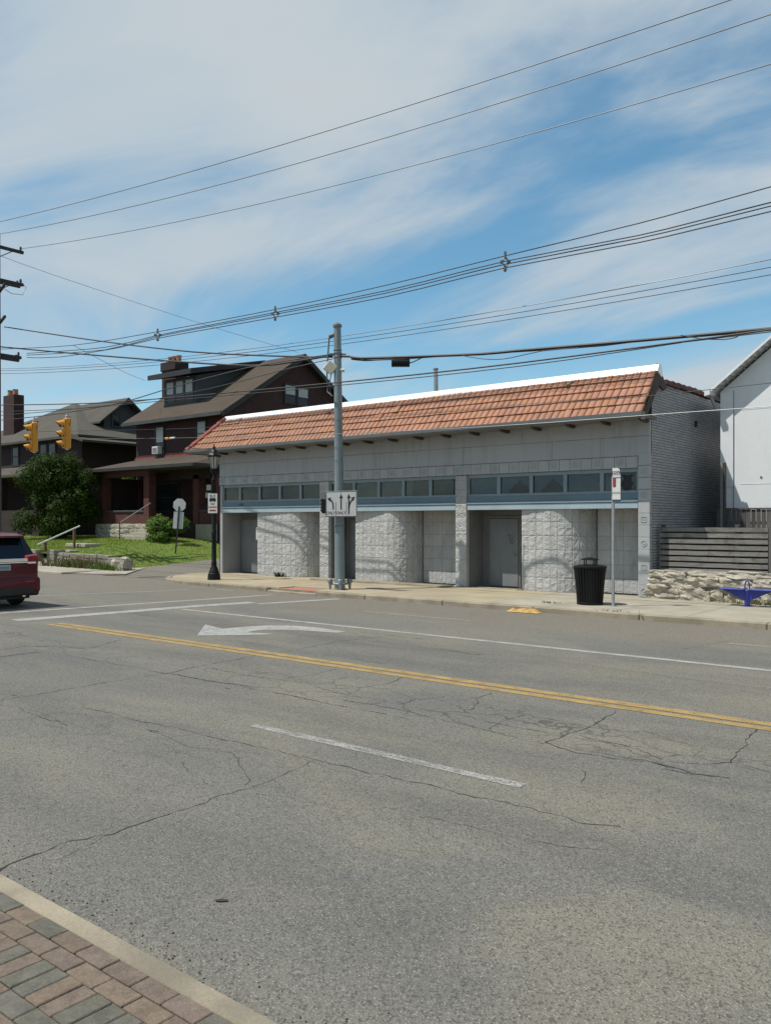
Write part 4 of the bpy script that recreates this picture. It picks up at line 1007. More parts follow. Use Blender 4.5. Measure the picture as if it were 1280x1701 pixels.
for ya, yb in ((EYc, RYc), (2 * RYc - EYc, RYc)):
    MB().prism([(ya, rz1(ya) - .2), (yb, RZc - .18), (yb, RZc + .01), (ya, rz1(ya) - .0)], 'x', X1 + .38, X1 + .47).build('barge_board', M_['trim_dark'], r1)
    MB().prism([(ya + .2, rz1(ya) - .12), (yb, RZc - .12), (yb, RZc - .015), (ya + .2, rz1(ya + .2 if ya < yb else ya - .2) - .03)], 'x', X1 - .02, X1 + .38).build('soffit', M_['trim_dark'], r1)
MB().box(X0 - .4, X1 + .4, EYc - .1, EYc + .02, EZc - .1, EZc + .06).build('gutter', M_['trim_slate'], r1)
# dormer: windows in the front wall, long shed roof running back to the ridge
DX0, DX1, DY = -40.75, -37.85, 29.75; DZT = 10.42
dm = MB().prism([(DY, rz1(DY) - .1), (DY, DZT - .25), (RYc, RZc - .06), (RYc, RZc - .4)], 'x', DX0, DX1).build('dormer', M_['trim_slate'], h1)
dr = MB().prism([(DY - .75, DZT - .30), (DY - .75, DZT - .02), (RYc + .1, RZc + .20), (RYc + .1, RZc - .1)], 'x', DX0 - .55, DX1 + .5); dr.build('dormer_roof', M_['trim_dark'], dm)
MB().box(DX0 - .02, DX1 + .02, DY - .03, DY + .01, rz1(DY) - .05, rz1(DY) + .22).build('dormer_sill', M_['trim_slate'], dm)
for k in range(3):
    a = DX0 + .26 + k * .86; window(dm, 's', a, a + .68, rz1(DY) + .3, DZT - .42, DY, '-y', 'glass_house', .38, 'trim_slate', 'blind_pale')
# chimney
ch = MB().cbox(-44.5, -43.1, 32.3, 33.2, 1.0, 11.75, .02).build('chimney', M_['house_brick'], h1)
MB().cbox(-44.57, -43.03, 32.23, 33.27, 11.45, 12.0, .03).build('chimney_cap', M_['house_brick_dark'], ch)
for xx in (-44.2, -43.8, -43.35): MB().lathe([(.16, 11.94), (.15, 12.3), (.19, 12.32), (.19, 12.4), (.15, 12.42)], 10, (xx, 32.75, 0)).build('chimney_pot', M_['terracotta'], ch)
# windows of the upper floor and gable
window(h1, 's', -40.45, -39.75, 5.75, 7.35, Y0, '-y', 'glass_house', .45, 'trim_dark', 'blind_pale')
window(h1, 's', -36.75, -36.05, 6.1, 7.4, Y0, '-y', 'blind_pale', .5, 'trim_dark', 'blind_pale')
window(h1, 's', 33.2, 34.0, 8.72, 9.72, X1, '+x', 'glass_house', .45, 'trim_dark', 'blind_pale')
window(h1, 's', 34.22, 35.02, 8.66, 9.66, X1, '+x', 'glass_house', .45, 'trim_dark', 'blind_pale')
MB().box(X0 - .02, X1 + .02, Y0 - .03, Y0 - .005, 5.55, 5.72).build('porch_flashing', M_['terracotta_dark'], h1)
# porch
PX0, PX1, PY = -41.85, -33.3, 26.25
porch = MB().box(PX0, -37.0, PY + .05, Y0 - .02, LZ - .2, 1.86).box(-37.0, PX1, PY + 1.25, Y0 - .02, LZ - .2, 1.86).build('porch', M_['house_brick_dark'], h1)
pr = MB()
ev, tp_ = 4.83, 5.62
pr.add([(PX0 - .5, PY - .65, ev), (PX1 + .5, PY - .65, ev), (PX1 - .9, Y0 - .01, tp_), (PX0 + .1, Y0 - .01, tp_), (PX0 - .5, Y0 - .01, ev), (PX1 + .5, Y0 - .01, ev)], [(0, 1, 2, 3), (1, 5, 2), (0, 3, 4)])
pr.add([(PX0 - .5, PY - .65, ev - .12), (PX1 + .5, PY - .65, ev - .12), (PX1 + .5, Y0, ev - .12), (PX0 - .5, Y0, ev - .12)], [(0, 3, 2, 1)])
pro = pr.build('porch_roof', M_['shingle_brown'], porch)
fa = MB(); fa.box(PX0 - .5, PX1 + .5, PY - .66, PY - .63, ev - .13, ev + .02); fa.box(PX1 + .47, PX1 + .5, PY - .63, Y0, ev - .13, ev + .02); fa.box(PX0 - .5, PX0 - .47, PY - .63, Y0, ev - .13, ev + .02)
fa.build('fascia', M_['trim_dark'], porch)
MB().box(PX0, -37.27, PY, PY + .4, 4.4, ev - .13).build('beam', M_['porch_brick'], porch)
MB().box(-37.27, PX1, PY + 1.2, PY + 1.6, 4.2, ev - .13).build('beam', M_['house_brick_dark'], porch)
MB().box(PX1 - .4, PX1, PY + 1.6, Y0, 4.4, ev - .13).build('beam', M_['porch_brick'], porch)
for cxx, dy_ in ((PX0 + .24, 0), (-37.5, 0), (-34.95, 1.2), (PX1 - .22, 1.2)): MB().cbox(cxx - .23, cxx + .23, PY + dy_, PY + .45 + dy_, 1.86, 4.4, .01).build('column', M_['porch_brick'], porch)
for cxx in (PX0 + .24, PX1 - .22): MB().cbox(cxx - .23, cxx + .23, Y0 - .5, Y0 - .03, 1.86, 4.4, .01).build('column', M_['porch_brick'], porch)
for xa, xb, dy_ in ((PX0 + .47, -37.73, 0), (-34.72, PX1 - .45, 1.2)):
    MB().box(xa, xb, PY + .06 + dy_, PY + .36 + dy_, 1.86, 2.5).build('parapet', M_['porch_brick'], porch)
    MB().cbox(xa, xb, PY + .0 + dy_, PY + .42 + dy_, 2.5, 2.6, .01).build('sill', M_['trim_slate'], porch)
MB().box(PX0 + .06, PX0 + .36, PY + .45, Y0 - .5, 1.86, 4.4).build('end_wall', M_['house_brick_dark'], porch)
# inside the porch: front door and living room window, placards on the wall
pdoor = MB().cbox(-36.75, -35.7, Y0 - .06, Y0 - .02, 1.86, 4.0, .01).build('door', M_['trim_slate'], h1)
MB().box(-36.5, -35.95, Y0 - .075, Y0 - .061, 2.9, 3.8).build('pane', M_['glass_house'], pdoor)
window(h1, 's', -40.6, -38.4, 2.6, 4.1, Y0, '-y', 'glass_house', .5, 'trim_dark')
window(h1, 's', -35.2, -34.6, 2.6, 4.1, Y0, '-y', 'glass_house', .5, 'trim_dark')
pl = tag(MB().cbox(-34.02, -33.70, PY + 1.15, PY + 1.19, 3.58, 3.86, .004).build('placard', M_['sign_back']), 'small grey placard on the porch column near the lamp post, upper of two', 'placard')
pl.location = (0, 0, 0)
pl2 = tag(MB().cbox(-34.10, -33.68, PY + 1.15, PY + 1.19, 3.2, 3.46, .004).build('placard', M_['sign_white']), 'small white placard on the porch column near the lamp post, lower of two', 'placard')
# foundation of rough stones
rnd = random.Random(41); seed = 300
for (xa, xb) in ((PX0 - .1, -36.95),):
    z = LZ - .05
    for hh in (.27, .27, .25):
        x = xa
        while x < xb - .05:
            w = min(rnd.uniform(.35, .7), xb - x); seed += 1
            place('stone', stone_mesh(w * 1.04, hh * 1.08, .4, seed, 'foundation_stone', rough=.1), porch, (x + w / 2, PY + .0, z + hh / 2)); x += w
        z += hh
MB().box(-34.9, PX1 + .02, PY + 1.16, PY + 1.22, LZ - .1, 1.86).build('foundation', M_['pale_concrete'], porch)
stp = thing('porch_steps', 'pale stone steps leading up to the brick porch', 'steps', (-36.75, 25.4, LZ))
for k in range(4): MB().cbox(-.9 + .0 * k, 1.0, -.35 + .3 * k, .95, -.12, .15 + .17 * k, .015).build('step', M_['pale_concrete'], stp)
prl = thing('porch_handrail', 'thin dark handrail rising beside the porch steps', 'handrail', (-38.0, 25.0, LZ))
MB().cyl((0, 0, -.05), (0, 0, .85), .025, n=6).build('post', M_['trim_dark'], prl); MB().cyl((0, 0, .82), (.9, 1.25, 1.85), .018, n=6).build('rail', M_['galvanised'], prl)
ac = thing('air_conditioner', 'white box air conditioner in the left upper window of the brick house', 'air conditioner', (-40.1, 28.75, 5.82))
MB().cbox(-.26, .26, -.12, .2, 0, .42, .01).build('case', M_['sign_bright'], ac)
for k in range(5): MB().box(-.2, .2, -.135, -.12, .06 + k * .065, .085 + k * .065).build('louvre', M_['gutter_grey'], ac)

# ---- second house at the left edge
h2 = thing('brick_house', 'brown brick house with grey hipped roof and tall chimney, leftmost', 'house', (0, 0, 0))
A0, A1, B0, B1 = -64.0, -48.2, 29.0, 38.0; E2 = 7.42; PK = Vector((-56.1, 33.2, 10.62))
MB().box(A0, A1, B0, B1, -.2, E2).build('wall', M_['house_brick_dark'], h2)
o = .6
r2m = MB().add([(A0 - o, B0 - o, E2), (A1 + o, B0 - o, E2), (A1 + o, B1 + o, E2), (A0 - o, B1 + o, E2), PK, (A0 - o, B0 - o, E2 - .14), (A1 + o, B0 - o, E2 - .14), (A1 + o, B1 + o, E2 - .14), (A0 - o, B1 + o, E2 - .14)],
    [(0, 1, 4), (1, 2, 4), (2, 3, 4), (3, 0, 4), (0, 5, 6, 1), (1, 6, 7, 2), (2, 7, 8, 3), (8, 7, 6, 5)])
r2 = r2m.build('roof', M_['shingle_grey'], h2)
# flat grey roof edge on the side facing the other house
MB().prism([(A1 + o - .9, E2 + .12), (A1 + o + .55, E2 - .36), (A1 + o + .55, E2 - .50), (A1 + o - .9, E2 - .16)], 'y', B0 - o - .05, B1 + o).build('eave_skirt', M_['shingle_grey'], r2)
d2 = MB().prism([(31.7, 8.2), (34.9, 8.2), (34.9, 9.0), (33.3, 10.15), (31.7, 9.0)], 'x', -55.5, -50.0).build('dormer', M_['trim_slate'], h2)
dd = MB()
for ya, yb in ((31.1, 33.3), (35.5, 33.3)):
    s_ = (10.3 - 9.0) / (33.3 - 31.7); za = 10.28 - abs(33.3 - ya) * s_
    dd.prism([(ya, za), (yb, 10.28), (yb, 10.42), (ya, za + .12)], 'x', -56.3, -49.5)
dd.build('dormer_roof', M_['shingle_grey'], d2)
window(d2, 's', 32.35, 32.85, 8.45, 9.2, -50.0, '+x', 'glass_house', .5, 'trim_slate')
c2 = MB().cbox(-59.3, -57.75, 29.5, 30.25, 7.6, 11.0, .02).build('chimney', M_['house_brick'], h2)
for xx in (-58.95, -58.2): MB().lathe([(.2, 10.98), (.18, 11.35), (.22, 11.4)], 8, (xx, 29.85, 0)).build('chimney_pot', M_['terracotta'], c2)
for a in (-53.2, -52.1, -56.9): window(h2, 's', a, a + .8, 5.9, 7.1, B0, '-y', 'glass_house', .5, 'trim_dark', 'glass_mauve')
MB().box(A0, A1 + .3, 26.0, 29.0, LZ - .2, 1.8).build('porch_floor', M_['house_brick_dark'], h2)
MB().add([(A0, 25.6, 4.9), (-47.9, 25.6, 4.9), (-48.9, 29.0, 5.75), (A0, 29.0, 5.75), (-47.9, 29.0, 4.9), (A0, 25.6, 4.75), (-47.9, 25.6, 4.75), (-47.9, 29.0, 4.75), (A0, 29.0, 4.75)], [(0, 1, 2, 3), (1, 4, 2), (0, 5, 6, 1), (1, 6, 7, 4), (8, 7, 6, 5)]).build('porch_roof', M_['shingle_grey'], h2)
for xx in (-63.5, -58.3, -53.2, -48.4): MB().cbox(xx - .3, xx + .3, 26.0, 26.6, 1.8, 4.76, .02).build('column', M_['house_brick_dark'], h2)
MB().box(A0, A1 + .2, 26.1, 26.4, 1.8, 2.7).build('parapet', M_['house_brick_dark'], h2)

# ================================================================== PLANTS
def foliage(mat, blobs, n, leaf, seed, parent, flat=.6, name='foliage'):
    rnd = random.Random(seed); mb = MB()
    tot = sum(b[3] ** 2 for b in blobs)
    for (bx, by, bz, br, sq) in blobs:
        for i in range(int(n * br * br / tot)):
            v = Vector((rnd.gauss(0, 1), rnd.gauss(0, 1), rnd.gauss(0, 1))).normalized()
            rr = br * (rnd.random() ** .35) * (1 + .25 * mnoise.noise(v * 2.5 + Vector((seed, bx, bz))))
            c = Vector((bx + v.x * rr, by + v.y * rr, bz + v.z * rr * sq))
            s = leaf * rnd.uniform(.6, 1.35)
            nrm = (v + Vector((rnd.uniform(-1, 1), rnd.uniform(-1, 1), rnd.uniform(-.4, 1.2))) * flat).normalized()
            u = nrm.orthogonal().normalized(); u.rotate(Matrix.Rotation(rnd.random() * 6.28, 3, nrm)); w = nrm.cross(u)
            mb.add([c - u * s, c - w * s * .45 + nrm * s * .12, c + u * s, c + w * s * .45 + nrm * s * .12], [(0, 1, 2, 3)])
    return mb.build(name, MATS[mat], parent)
rnd = random.Random(77)
bs = thing('bush', 'large dark green leafy bush between the two brick houses', 'bush', (-43.7, 25.0, 1.1))
bl = []
for k in range(46):
    x = rnd.uniform(-1.9, 2.2); zt = 4.5 - abs(x - .3) * .6; z = rnd.uniform(.5, max(.8, zt)); bl.append((x, rnd.uniform(-1.2, 1.0), z, rnd.uniform(.45, .95), rnd.uniform(.7, 1.0)))
foliage('leaf_dark', bl, 30000, .085, 5, bs)
for k in range(7): MB().tube([(rnd.uniform(-1, 1), 0, -.2), (rnd.uniform(-2, 2), rnd.uniform(-.5, .5), 1.4), (rnd.uniform(-3, 3), rnd.uniform(-.8, .8), 3.0)], [.07, .05, .02], 6).build('stem', M_['bark'], bs)
sh = thing('shrub', 'bright green leafy shrub growing beside the porch steps behind the stop sign', 'shrub', (-34.4, 25.3, 1.02))
bl = [(rnd.uniform(-1.4, 1.0), rnd.uniform(-.5, .4), rnd.uniform(.15, 1.35), rnd.uniform(.22, .5), .9) for k in range(16)]
foliage('leaf_bright', bl, 4200, .085, 8, sh)
for k in range(4): MB().tube([(rnd.uniform(-.3, .3), 0, -.1), (rnd.uniform(-1, .8), .1, .9)], [.03, .012], 5).build('stem', M_['bark'], sh)
iv = thing('climbing_plant', 'bright green creeper climbing between the houses above the porch roof', 'climbing plant', (-45.6, 31.0, 1.1))
bl = [(rnd.uniform(-1.6, 2.6), rnd.uniform(-.3, .3), 0, rnd.uniform(.35, .7), .9) for k in range(22)]
bl = [(b[0], b[1], 2.6 + (b[0] + 1.6) * .62 + rnd.uniform(-.9, .25), b[3], b[4]) for b in bl]
foliage('leaf_bright', bl, 7000, .10, 9, iv)
MB().tube([(0, 0, 0), (.3, 0, 2), (1.4, 0, 4.2)], [.08, .06, .02], 6).build('stem', M_['bark'], iv)
def weeds(name, label, loc, spread, h, n, seed, mat='leaf_dry'):
    t = thing(name, label, 'weeds', loc); r = random.Random(seed); mb = MB()
    for i in range(n):
        x, y = r.gauss(0, spread[0]), r.gauss(0, spread[1]); hh = h * r.uniform(.4, 1.2); a = r.random() * 6.28; w = r.uniform(.006, .02) + h * .02
        lx, ly = r.uniform(-.5, .5) * hh, r.uniform(-.5, .5) * hh
        mb.add([(x - w * math.cos(a), y - w * math.sin(a), -.01), (x + w * math.cos(a), y + w * math.sin(a), -.01), (x + lx * .4 + w * math.cos(a), y + ly * .4, hh * .6), (x + lx, y + ly, hh)], [(0, 1, 2, 3)])
    mb.build('leaves', MATS[mat], t); return t
weeds('weeds', 'tall pale weeds along the foot of the retaining wall', (-31.9, 18.95, .085), (1.1, .12), .42, 420, 1)
weeds('weeds', 'green weeds at the corner end of the retaining wall', (-29.7, 18.85, .085), (.45, .12), .25, 220, 2, 'leaf_bright')
weeds('weeds', 'small tuft of dry grass in the pavement left of the litter bin', (-9.25, 17.2, .12), (.13, .05), .05, 40, 3)
weeds('weeds', 'thin weeds sprouting from the far kerb below the bus stop pole', (-7.35, 16.45, .11), (.22, .05), .05, 36, 4)
weeds('weeds', 'weeds in the kerb joint between bus stop and blue bench', (-6.5, 16.3, .06), (.12, .04), .06, 26, 5)
weeds('weeds', 'dark tuft at the foot of the leftmost rough block wall', (-20.75, 19.78, .12), (.10, .05), .16, 70, 6, 'leaf_dark')
weeds('weeds', 'dry weeds at the foot of the stone wall behind the blue bench', (-5.3, 19.75, .12), (.5, .06), .10, 140, 7)
rk = tag(place('boulder', stone_mesh(.75, .5, .5, 77.7), None, (-29.0, 19.2, .3)), 'pale rock lying at the lawn corner end of the retaining wall', 'rock')
# ================================================================== STREET FURNITURE
def cam_yaw_at(p):            # direction towards the street viewer, used only for which way signs were mounted
    return 0.0
# --- steel strain pole
sp_ = thing('steel_pole', 'tall blue-grey steel pole standing on the pavement in front of the shop', 'pole', (-15.56, 17.12, .12))
SPT = Vector((-.12, .03, 7.2))
def sp_at(z): t = z / 7.2; return Vector((SPT.x * t, SPT.y * t, z))
MB().cyl((0, 0, .02), SPT, .142, .098, 24).build('shaft', M_['pole_steel'], sp_, True)
MB().lathe([(.098, 0), (.125, .01), (.125, .07), (.09, .10), (.03, .14)], 16, SPT).build('cap', M_['gutter_grey'], sp_, True)
MB().cbox(-.19, .19, -.19, .19, .13, .18, .02).build('base_plate', M_['pole_steel'], sp_)
for a, b in ((-1, -1), (1, -1), (-1, 1), (1, 1)):
    MB().cyl((a * .19, b * .19, 0), (a * .19, b * .19, .26), .028, .05, 8).build('anchor_bolt', M_['pole_steel'], sp_)
    MB().cbox(a * .19 - .06, a * .19 + .06, b * .19 - .06, b * .19 + .06, .18, .29, .02).build('bolt_cover', M_['pole_steel'], sp_)
for z in (1.72, 2.6, 6.35, 6.47, 6.55):
    c = sp_at(z); r = .142 - .044 * z / 7.2 + .008
    MB().lathe([(r, 0), (r + .006, .01), (r + .006, .03), (r, .04)], 20, c).build('band', M_['gutter_grey'], sp_, True)
for k, ang in enumerate((200, 250, 320, 20)):
    c = sp_at(6.45); d = Vector((math.cos(R(ang)), math.sin(R(ang)), 0)); MB().cyl(c + d * .09, c + d * .24, .022, n=6).build('wire_clamp', M_['gutter_grey'], sp_)
wh = sp_at(6.93); mb = MB().cyl(wh + Vector((-.08, -.05, .08)), wh + Vector((-.2, -.12, .02)), .05, .07, 10); mb.build('weather_head', M_['gutter_grey'], sp_, True)
MB().tube([wh + Vector((-.2, -.12, 0)), wh + Vector((-.23, -.13, -.4)), wh + Vector((-.27, -.14, -1.1)), wh + Vector((-.25, -.13, -1.5)), wh + Vector((-.1, -.1, -1.62))], .022, 6).build('riser_cable', M_['gutter_grey'], sp_)
MB().tube([sp_at(5.9) + Vector((-.12, -.12, .1)), sp_at(5.6) + Vector((-.2, -.14, 0)), sp_at(5.3) + Vector((-.14, -.12, 0))], .014, 5).build('riser_cable', M_['cable_grey'], sp_)
MB().tube([sp_at(6.0) + Vector((.12, -.1, 0)), sp_at(5.7) + Vector((.17, -.1, 0)), sp_at(5.4) + Vector((.13, -.1, 0))], .006, 5).build('riser_cable', M_['cable_grey'], sp_)
an = thing('antenna_box', 'cream diamond shaped antenna box fixed near the top of the steel pole', 'antenna', sp_.location + sp_at(6.08) + Vector((-.12, -.17, 0)), TH)
Mr = Matrix.Rotation(R(38), 4, 'Y')
MB().cbox(-.15, .15, -.05, .05, -.15, .15, .02, 0, Mr).build('case', M_['cream_plastic'], an); MB().box(-.03, .08, .04, .14, -.04, .04).build('bracket', M_['gutter_grey'], an)
sn = thing('sensor_knob', 'small cream sensor on the right side of the steel pole', 'sensor', sp_.location + sp_at(6.0) + Vector((.14, -.02, 0)), TH)
MB().cyl((-.02, 0, 0), (.09, 0, 0), .04, .055, 10).build('case', M_['cream_plastic'], sn, True)
# --- lane sign on the pole, square to the street
ls = thing('lane_sign', 'white lane arrow sign reading ONLY ONLY fixed on the steel pole', 'traffic sign', (-15.27, 16.86, 2.1), R(6))
W, Hh = 1.04, .70
MB().cbox(-W / 2, W / 2, -.012, .0, 0, Hh, .003).build('panel', M_['sign_white'], ls)
bd = MB()
for a, b, c, d in ((-W / 2 + .008, W / 2 - .008, .008, .024), (-W / 2 + .008, W / 2 - .008, Hh - .024, Hh - .008), (-W / 2 + .008, -W / 2 + .024, .024, Hh - .024), (W / 2 - .024, W / 2 - .008, .024, Hh - .024)): bd.box(a, b, -.0155, -.011, c, d)
bd.build('border', M_['sign_black'], ls)
for xx, z0, z1 in ((-.175, .04, .40), (.175, .04, .40)): MB().box(xx - .006, xx + .006, -.0155, -.011, z0, z1).build('divider', M_['sign_black'], ls)
MB().box(-.004, .004, -.0155, -.011, .6, .68).build('divider', M_['sign_black'], ls)
for xx in (-.35, 0): place('lettering', text_mesh('ONLY', .116, M_['sign_black'], bold=.001), ls, (xx, -.0135, .105), (R(90), 0, 0))
def ribbon(pts, w):
    n = len(pts); mb = MB(); vs = []
    for i, p in enumerate(pts):
        a, b = Vector(pts[max(i - 1, 0)]), Vector(pts[min(i + 1, n - 1)]); d = (b - a).normalized(); q = Vector((-d.y, d.x)) * w / 2
        for s in (1, -1):
            for y in (-.0155, -.011): vs.append((p[0] + q.x * s, y, p[1] + q.y * s))
    fs = []
    for i in range(n - 1):
        a = 4 * i; fs += [(a, a + 2, a + 6, a + 4), (a, a + 4, a + 5, a + 1), (a + 2, a + 3, a + 7, a + 6)]
    return mb.add(vs, fs)
def head(tip, d, L=.12, w=.13):
    d = Vector(d).normalized(); q = Vector((-d.y, d.x)); t = Vector(tip); b = t - d * L; p = [t, b + q * w / 2, b + d * .02, b - q * w / 2]
    return MB().prism([(v.x, v.y) for v in p], 'y', -.0155, -.011)
def arrow_part(shaft, tip, d):
    m = ribbon(shaft, .042); h = head(tip, d); m.add(h.v, h.f); m.build('arrow', M_['sign_black'], ls)
arrow_part([(-.265, .20), (-.265, .30), (-.28, .38), (-.32, .44), (-.37, .475)], (-.465, .505), (-1, .3))
arrow_part([(0, .20), (0, .52)], (0, .62), (0, 1))
arrow_part([(.255, .07), (.255, .52)], (.255, .62), (0, 1))
arrow_part([(.262, .24), (.275, .33), (.32, .41), (.38, .47)], (.455, .54), (1, .8))
# --- pedestrian signal box on the left of the pole
ps = thing('pedestrian_signal', 'black pedestrian signal box on the left of the steel pole', 'pedestrian signal', (-15.92, 17.0, 2.2), R(20))
MB().cbox(-.15, .12, -.12, .14, 0, .44, .04).build('case', M_['black_paint'], ps); MB().box(.1, .3, -.03, .03, .3, .36).build('arm', M_['gutter_grey'], ps); MB().cyl((-.06, 0, .43), (-.06, 0, .5), .03, n=8).build('conduit', M_['gutter_grey'], ps)
for k in range(4): MB().box(-.165, -.15, -.1, .12, .06 + .09 * k, .10 + .09 * k).build('louvre', M_['black_paint'], ps)
# --- lamp post
lp_ = thing('street_lamp', 'black cast iron street lamp with lantern at the pavement corner', 'street lamp', (-21.29, 17.45, .12))
MB().lathe([(.205, 0), (.205, .06), (.19, .2), (.165, .22), (.165, .26), (.14, .30), (.12, .38), (.085, .44), (.085, .50), (.08, .52)], 16).build('base', M_['black_paint'], lp_, True)
MB().lathe([(.078, .5), (.088, .52), (.088, .56), (.076, .58), (.074, 1.45), (.082, 1.47), (.082, 1.52), (.072, 1.54), (.060, 3.15), (.075, 3.17), (.075, 3.22), (.055, 3.25), (.055, 3.40), (.11, 3.47), (.12, 3.55)], 16).build('shaft', M_['black_paint'], lp_, True)
MB().lathe([(.10, 3.55), (.165, 3.93), (.16, 3.95)], 8).build('lantern_glass', M_['lamp_glass'], lp_)
for k in range(8):
    a = 2 * math.pi * k / 8; MB().cyl((.103 * math.cos(a), .103 * math.sin(a), 3.54), (.168 * math.cos(a), .168 * math.sin(a), 3.95), .011, n=5).build('lantern_bar', M_['black_paint'], lp_)
MB().lathe([(.22, 3.93), (.23, 3.97), (.15, 4.06), (.09, 4.16), (.045, 4.19), (.05, 4.23), (.03, 4.27), (.012, 4.34)], 8).build('lantern_roof', M_['black_paint'], lp_)
bsn = thing('bus_lane_sign', 'small white no parking sign with bus symbol on the street lamp', 'traffic sign', (-21.22, 17.34, 2.25), R(28))
MB().cbox(-.155, .155, -.006, 0, 0, .62, .002).build('panel', M_['sign_bright'], bsn)
place('lettering', text_mesh('BUS', .12, M_['sign_black']), bsn, (0, -.008, .54), (R(90), 0, 0))
MB().prism([(-.11, .38), (.11, .38), (.11, .45), (.09, .48), (-.1, .48), (-.11, .45)], 'y', -.0085, -.005).build('bus_symbol', M_['sign_black'], bsn)
for xx in (-.06, .06): MB().cyl((xx, -.0085, .375), (xx, -.005, .375), .024, n=8).build('bus_symbol_wheel', M_['sign_black'], bsn)
for t_, zz, s_ in (('NO', .29, .09), ('PARKING', .19, .065)): place('lettering', text_mesh(t_, s_, M_['sign_red'], bold=.002), bsn, (0, -.008, zz), (R(90), 0, 0))
MB().box(-.11, .11, -.0085, -.005, .06, .11).build('arrow_bar', M_['sign_red'], bsn)
# --- bus stop pole and flag
bp = thing('bus_stop', 'thin steel bus stop pole with narrow white flag sign beside the litter bin', 'bus stop', (-7.79, 17.43, .12))
MB().cbox(-.03, .03, -.025, .025, -.1, 2.82, .008).build('pole', M_['galvanised'], bp)
fl = MB().cbox(-.03, .15, -.034, -.028, 2.36, 2.80, .002); fl = MB().cbox(.0, .185, -.04, -.03, 2.33, 2.80, .002).build('flag', M_['sign_bright'], bp)
MB().prism([(-.0, 2.81), (.185, 2.81), (.165, 2.98), (.12, 3.02), (.0, 3.02)], 'y', -.04, -.03).build('flag_top', M_['sign_bright'], bp)
MB().box(.002, .183, -.042, -.029, 2.795, 2.815).build('flag_band', M_['sign_blue'], bp); MB().box(.0, .185, -.042, -.029, 2.285, 2.325).build('flag_foot', M_['sign_blue'], bp)
place('lettering', text_mesh('COTA', .072, M_['sign_blue'], shear=.3, bold=.002), bp, (.085, -.0425, 2.92), (R(90), 0, 0))
rd = [(.01, 2.79), (.085, 2.79), (.085, 2.64)] + [(.0475 + .0375 * math.cos(a), 2.63 - .035 * math.sin(a)) for a in [math.pi * k / 6 for k in range(1, 6)]] + [(.01, 2.64)]
MB().prism(rd, 'y', -.0425, -.0395).build('route_mark', M_['sign_red'], bp)
MB().box(-.06, .06, -.05, .05, -.005, .012).build('base_plate', M_['galvanised'], bp)
# --- litter bin
tc_ = thing('litter_bin', 'black slatted metal litter bin with flat lid on the pavement', 'litter bin', (-8.37, 17.5, .12))
MB().lathe([(.255, .03), (.262, .05), (.315, .78), (.31, .8)], 24).build('liner', M_['sign_black'], tc_, True)
MB().lathe([(.285, .0), (.29, .02), (.29, .06), (.275, .07)], 24).build('base_ring', M_['black_paint'], tc_, True)
slat_m = []
for k in range(28):
    a = 2 * math.pi * k / 28; mb = MB(); vs = []
    for (r, z) in ((.272, .04), (.30, .4), (.325, .68), (.352, .83)):
        for (da, dr) in ((-.068, 0), (.068, 0), (.05, .012), (-.05, .012)): vs.append(((r + dr) * math.cos(a + da), (r + dr) * math.sin(a + da), z))
    fs = []
    for i in range(3):
        b = 4 * i; fs += [(b + 3, b + 2, b + 6, b + 7), (b, b + 3, b + 7, b + 4), (b + 2, b + 1, b + 5, b + 6)]
    mb.add(vs, fs); mb.build('slat', M_['black_paint'], tc_)
MB().lathe([(.335, .80), (.368, .82), (.37, .85), (.34, .87), (.20, .885)], 28).build('rim', M_['black_paint'], tc_, True)
for a in (60, 150, 240, 330): MB().cyl((.15 * math.cos(R(a)), .15 * math.sin(R(a)), .86), (.15 * math.cos(R(a)), .15 * math.sin(R(a)), 1.0), .012, n=6).build('lid_post', M_['black_paint'], tc_)
MB().lathe([(.20, .995), (.205, 1.005), (.18, 1.02), (.05, 1.05)], 20).build('lid', M_['black_paint'], tc_, True)
# --- blue two-place bus stop seat
bs_ = thing('street_bench', 'small blue metal two-place bench with centre hoop by the stone wall', 'bench', (-5.52, 19.28, .12))
MB().lathe([(.13, 0), (.13, .012)], 16).build('base_plate', M_['seat_blue'], bs_)
MB().cyl((0, 0, 0), (0, 0, .34), .058, n=14).build('post', M_['seat_blue'], bs_, True)
for s_ in (-1, 1):
    MB().prism([(s_ * .04, .12), (s_ * .10, .14), (s_ * .36, .27), (s_ * .53, .345), (s_ * .53, .36), (s_ * .04, .36)], 'y', -.02, .02).build('bracket', M_['seat_blue'], bs_)
    MB().cbox(min(s_ * .03, s_ * .545), max(s_ * .03, s_ * .545), -.16, .17, .355, .385, .012).build('seat', M_['seat_blue'], bs_)
hp = [(.05 * math.cos(a) * 1.0, 0, .39 + .0 + .16 * max(0, math.sin(a)) ** .7) for a in [math.pi * k / 12 for k in range(13)]]
MB().tube([(.055, 0, .33)] + hp + [(-.055, 0, .33)], .014, 8).build('hoop', M_['seat_blue'], bs_, True)
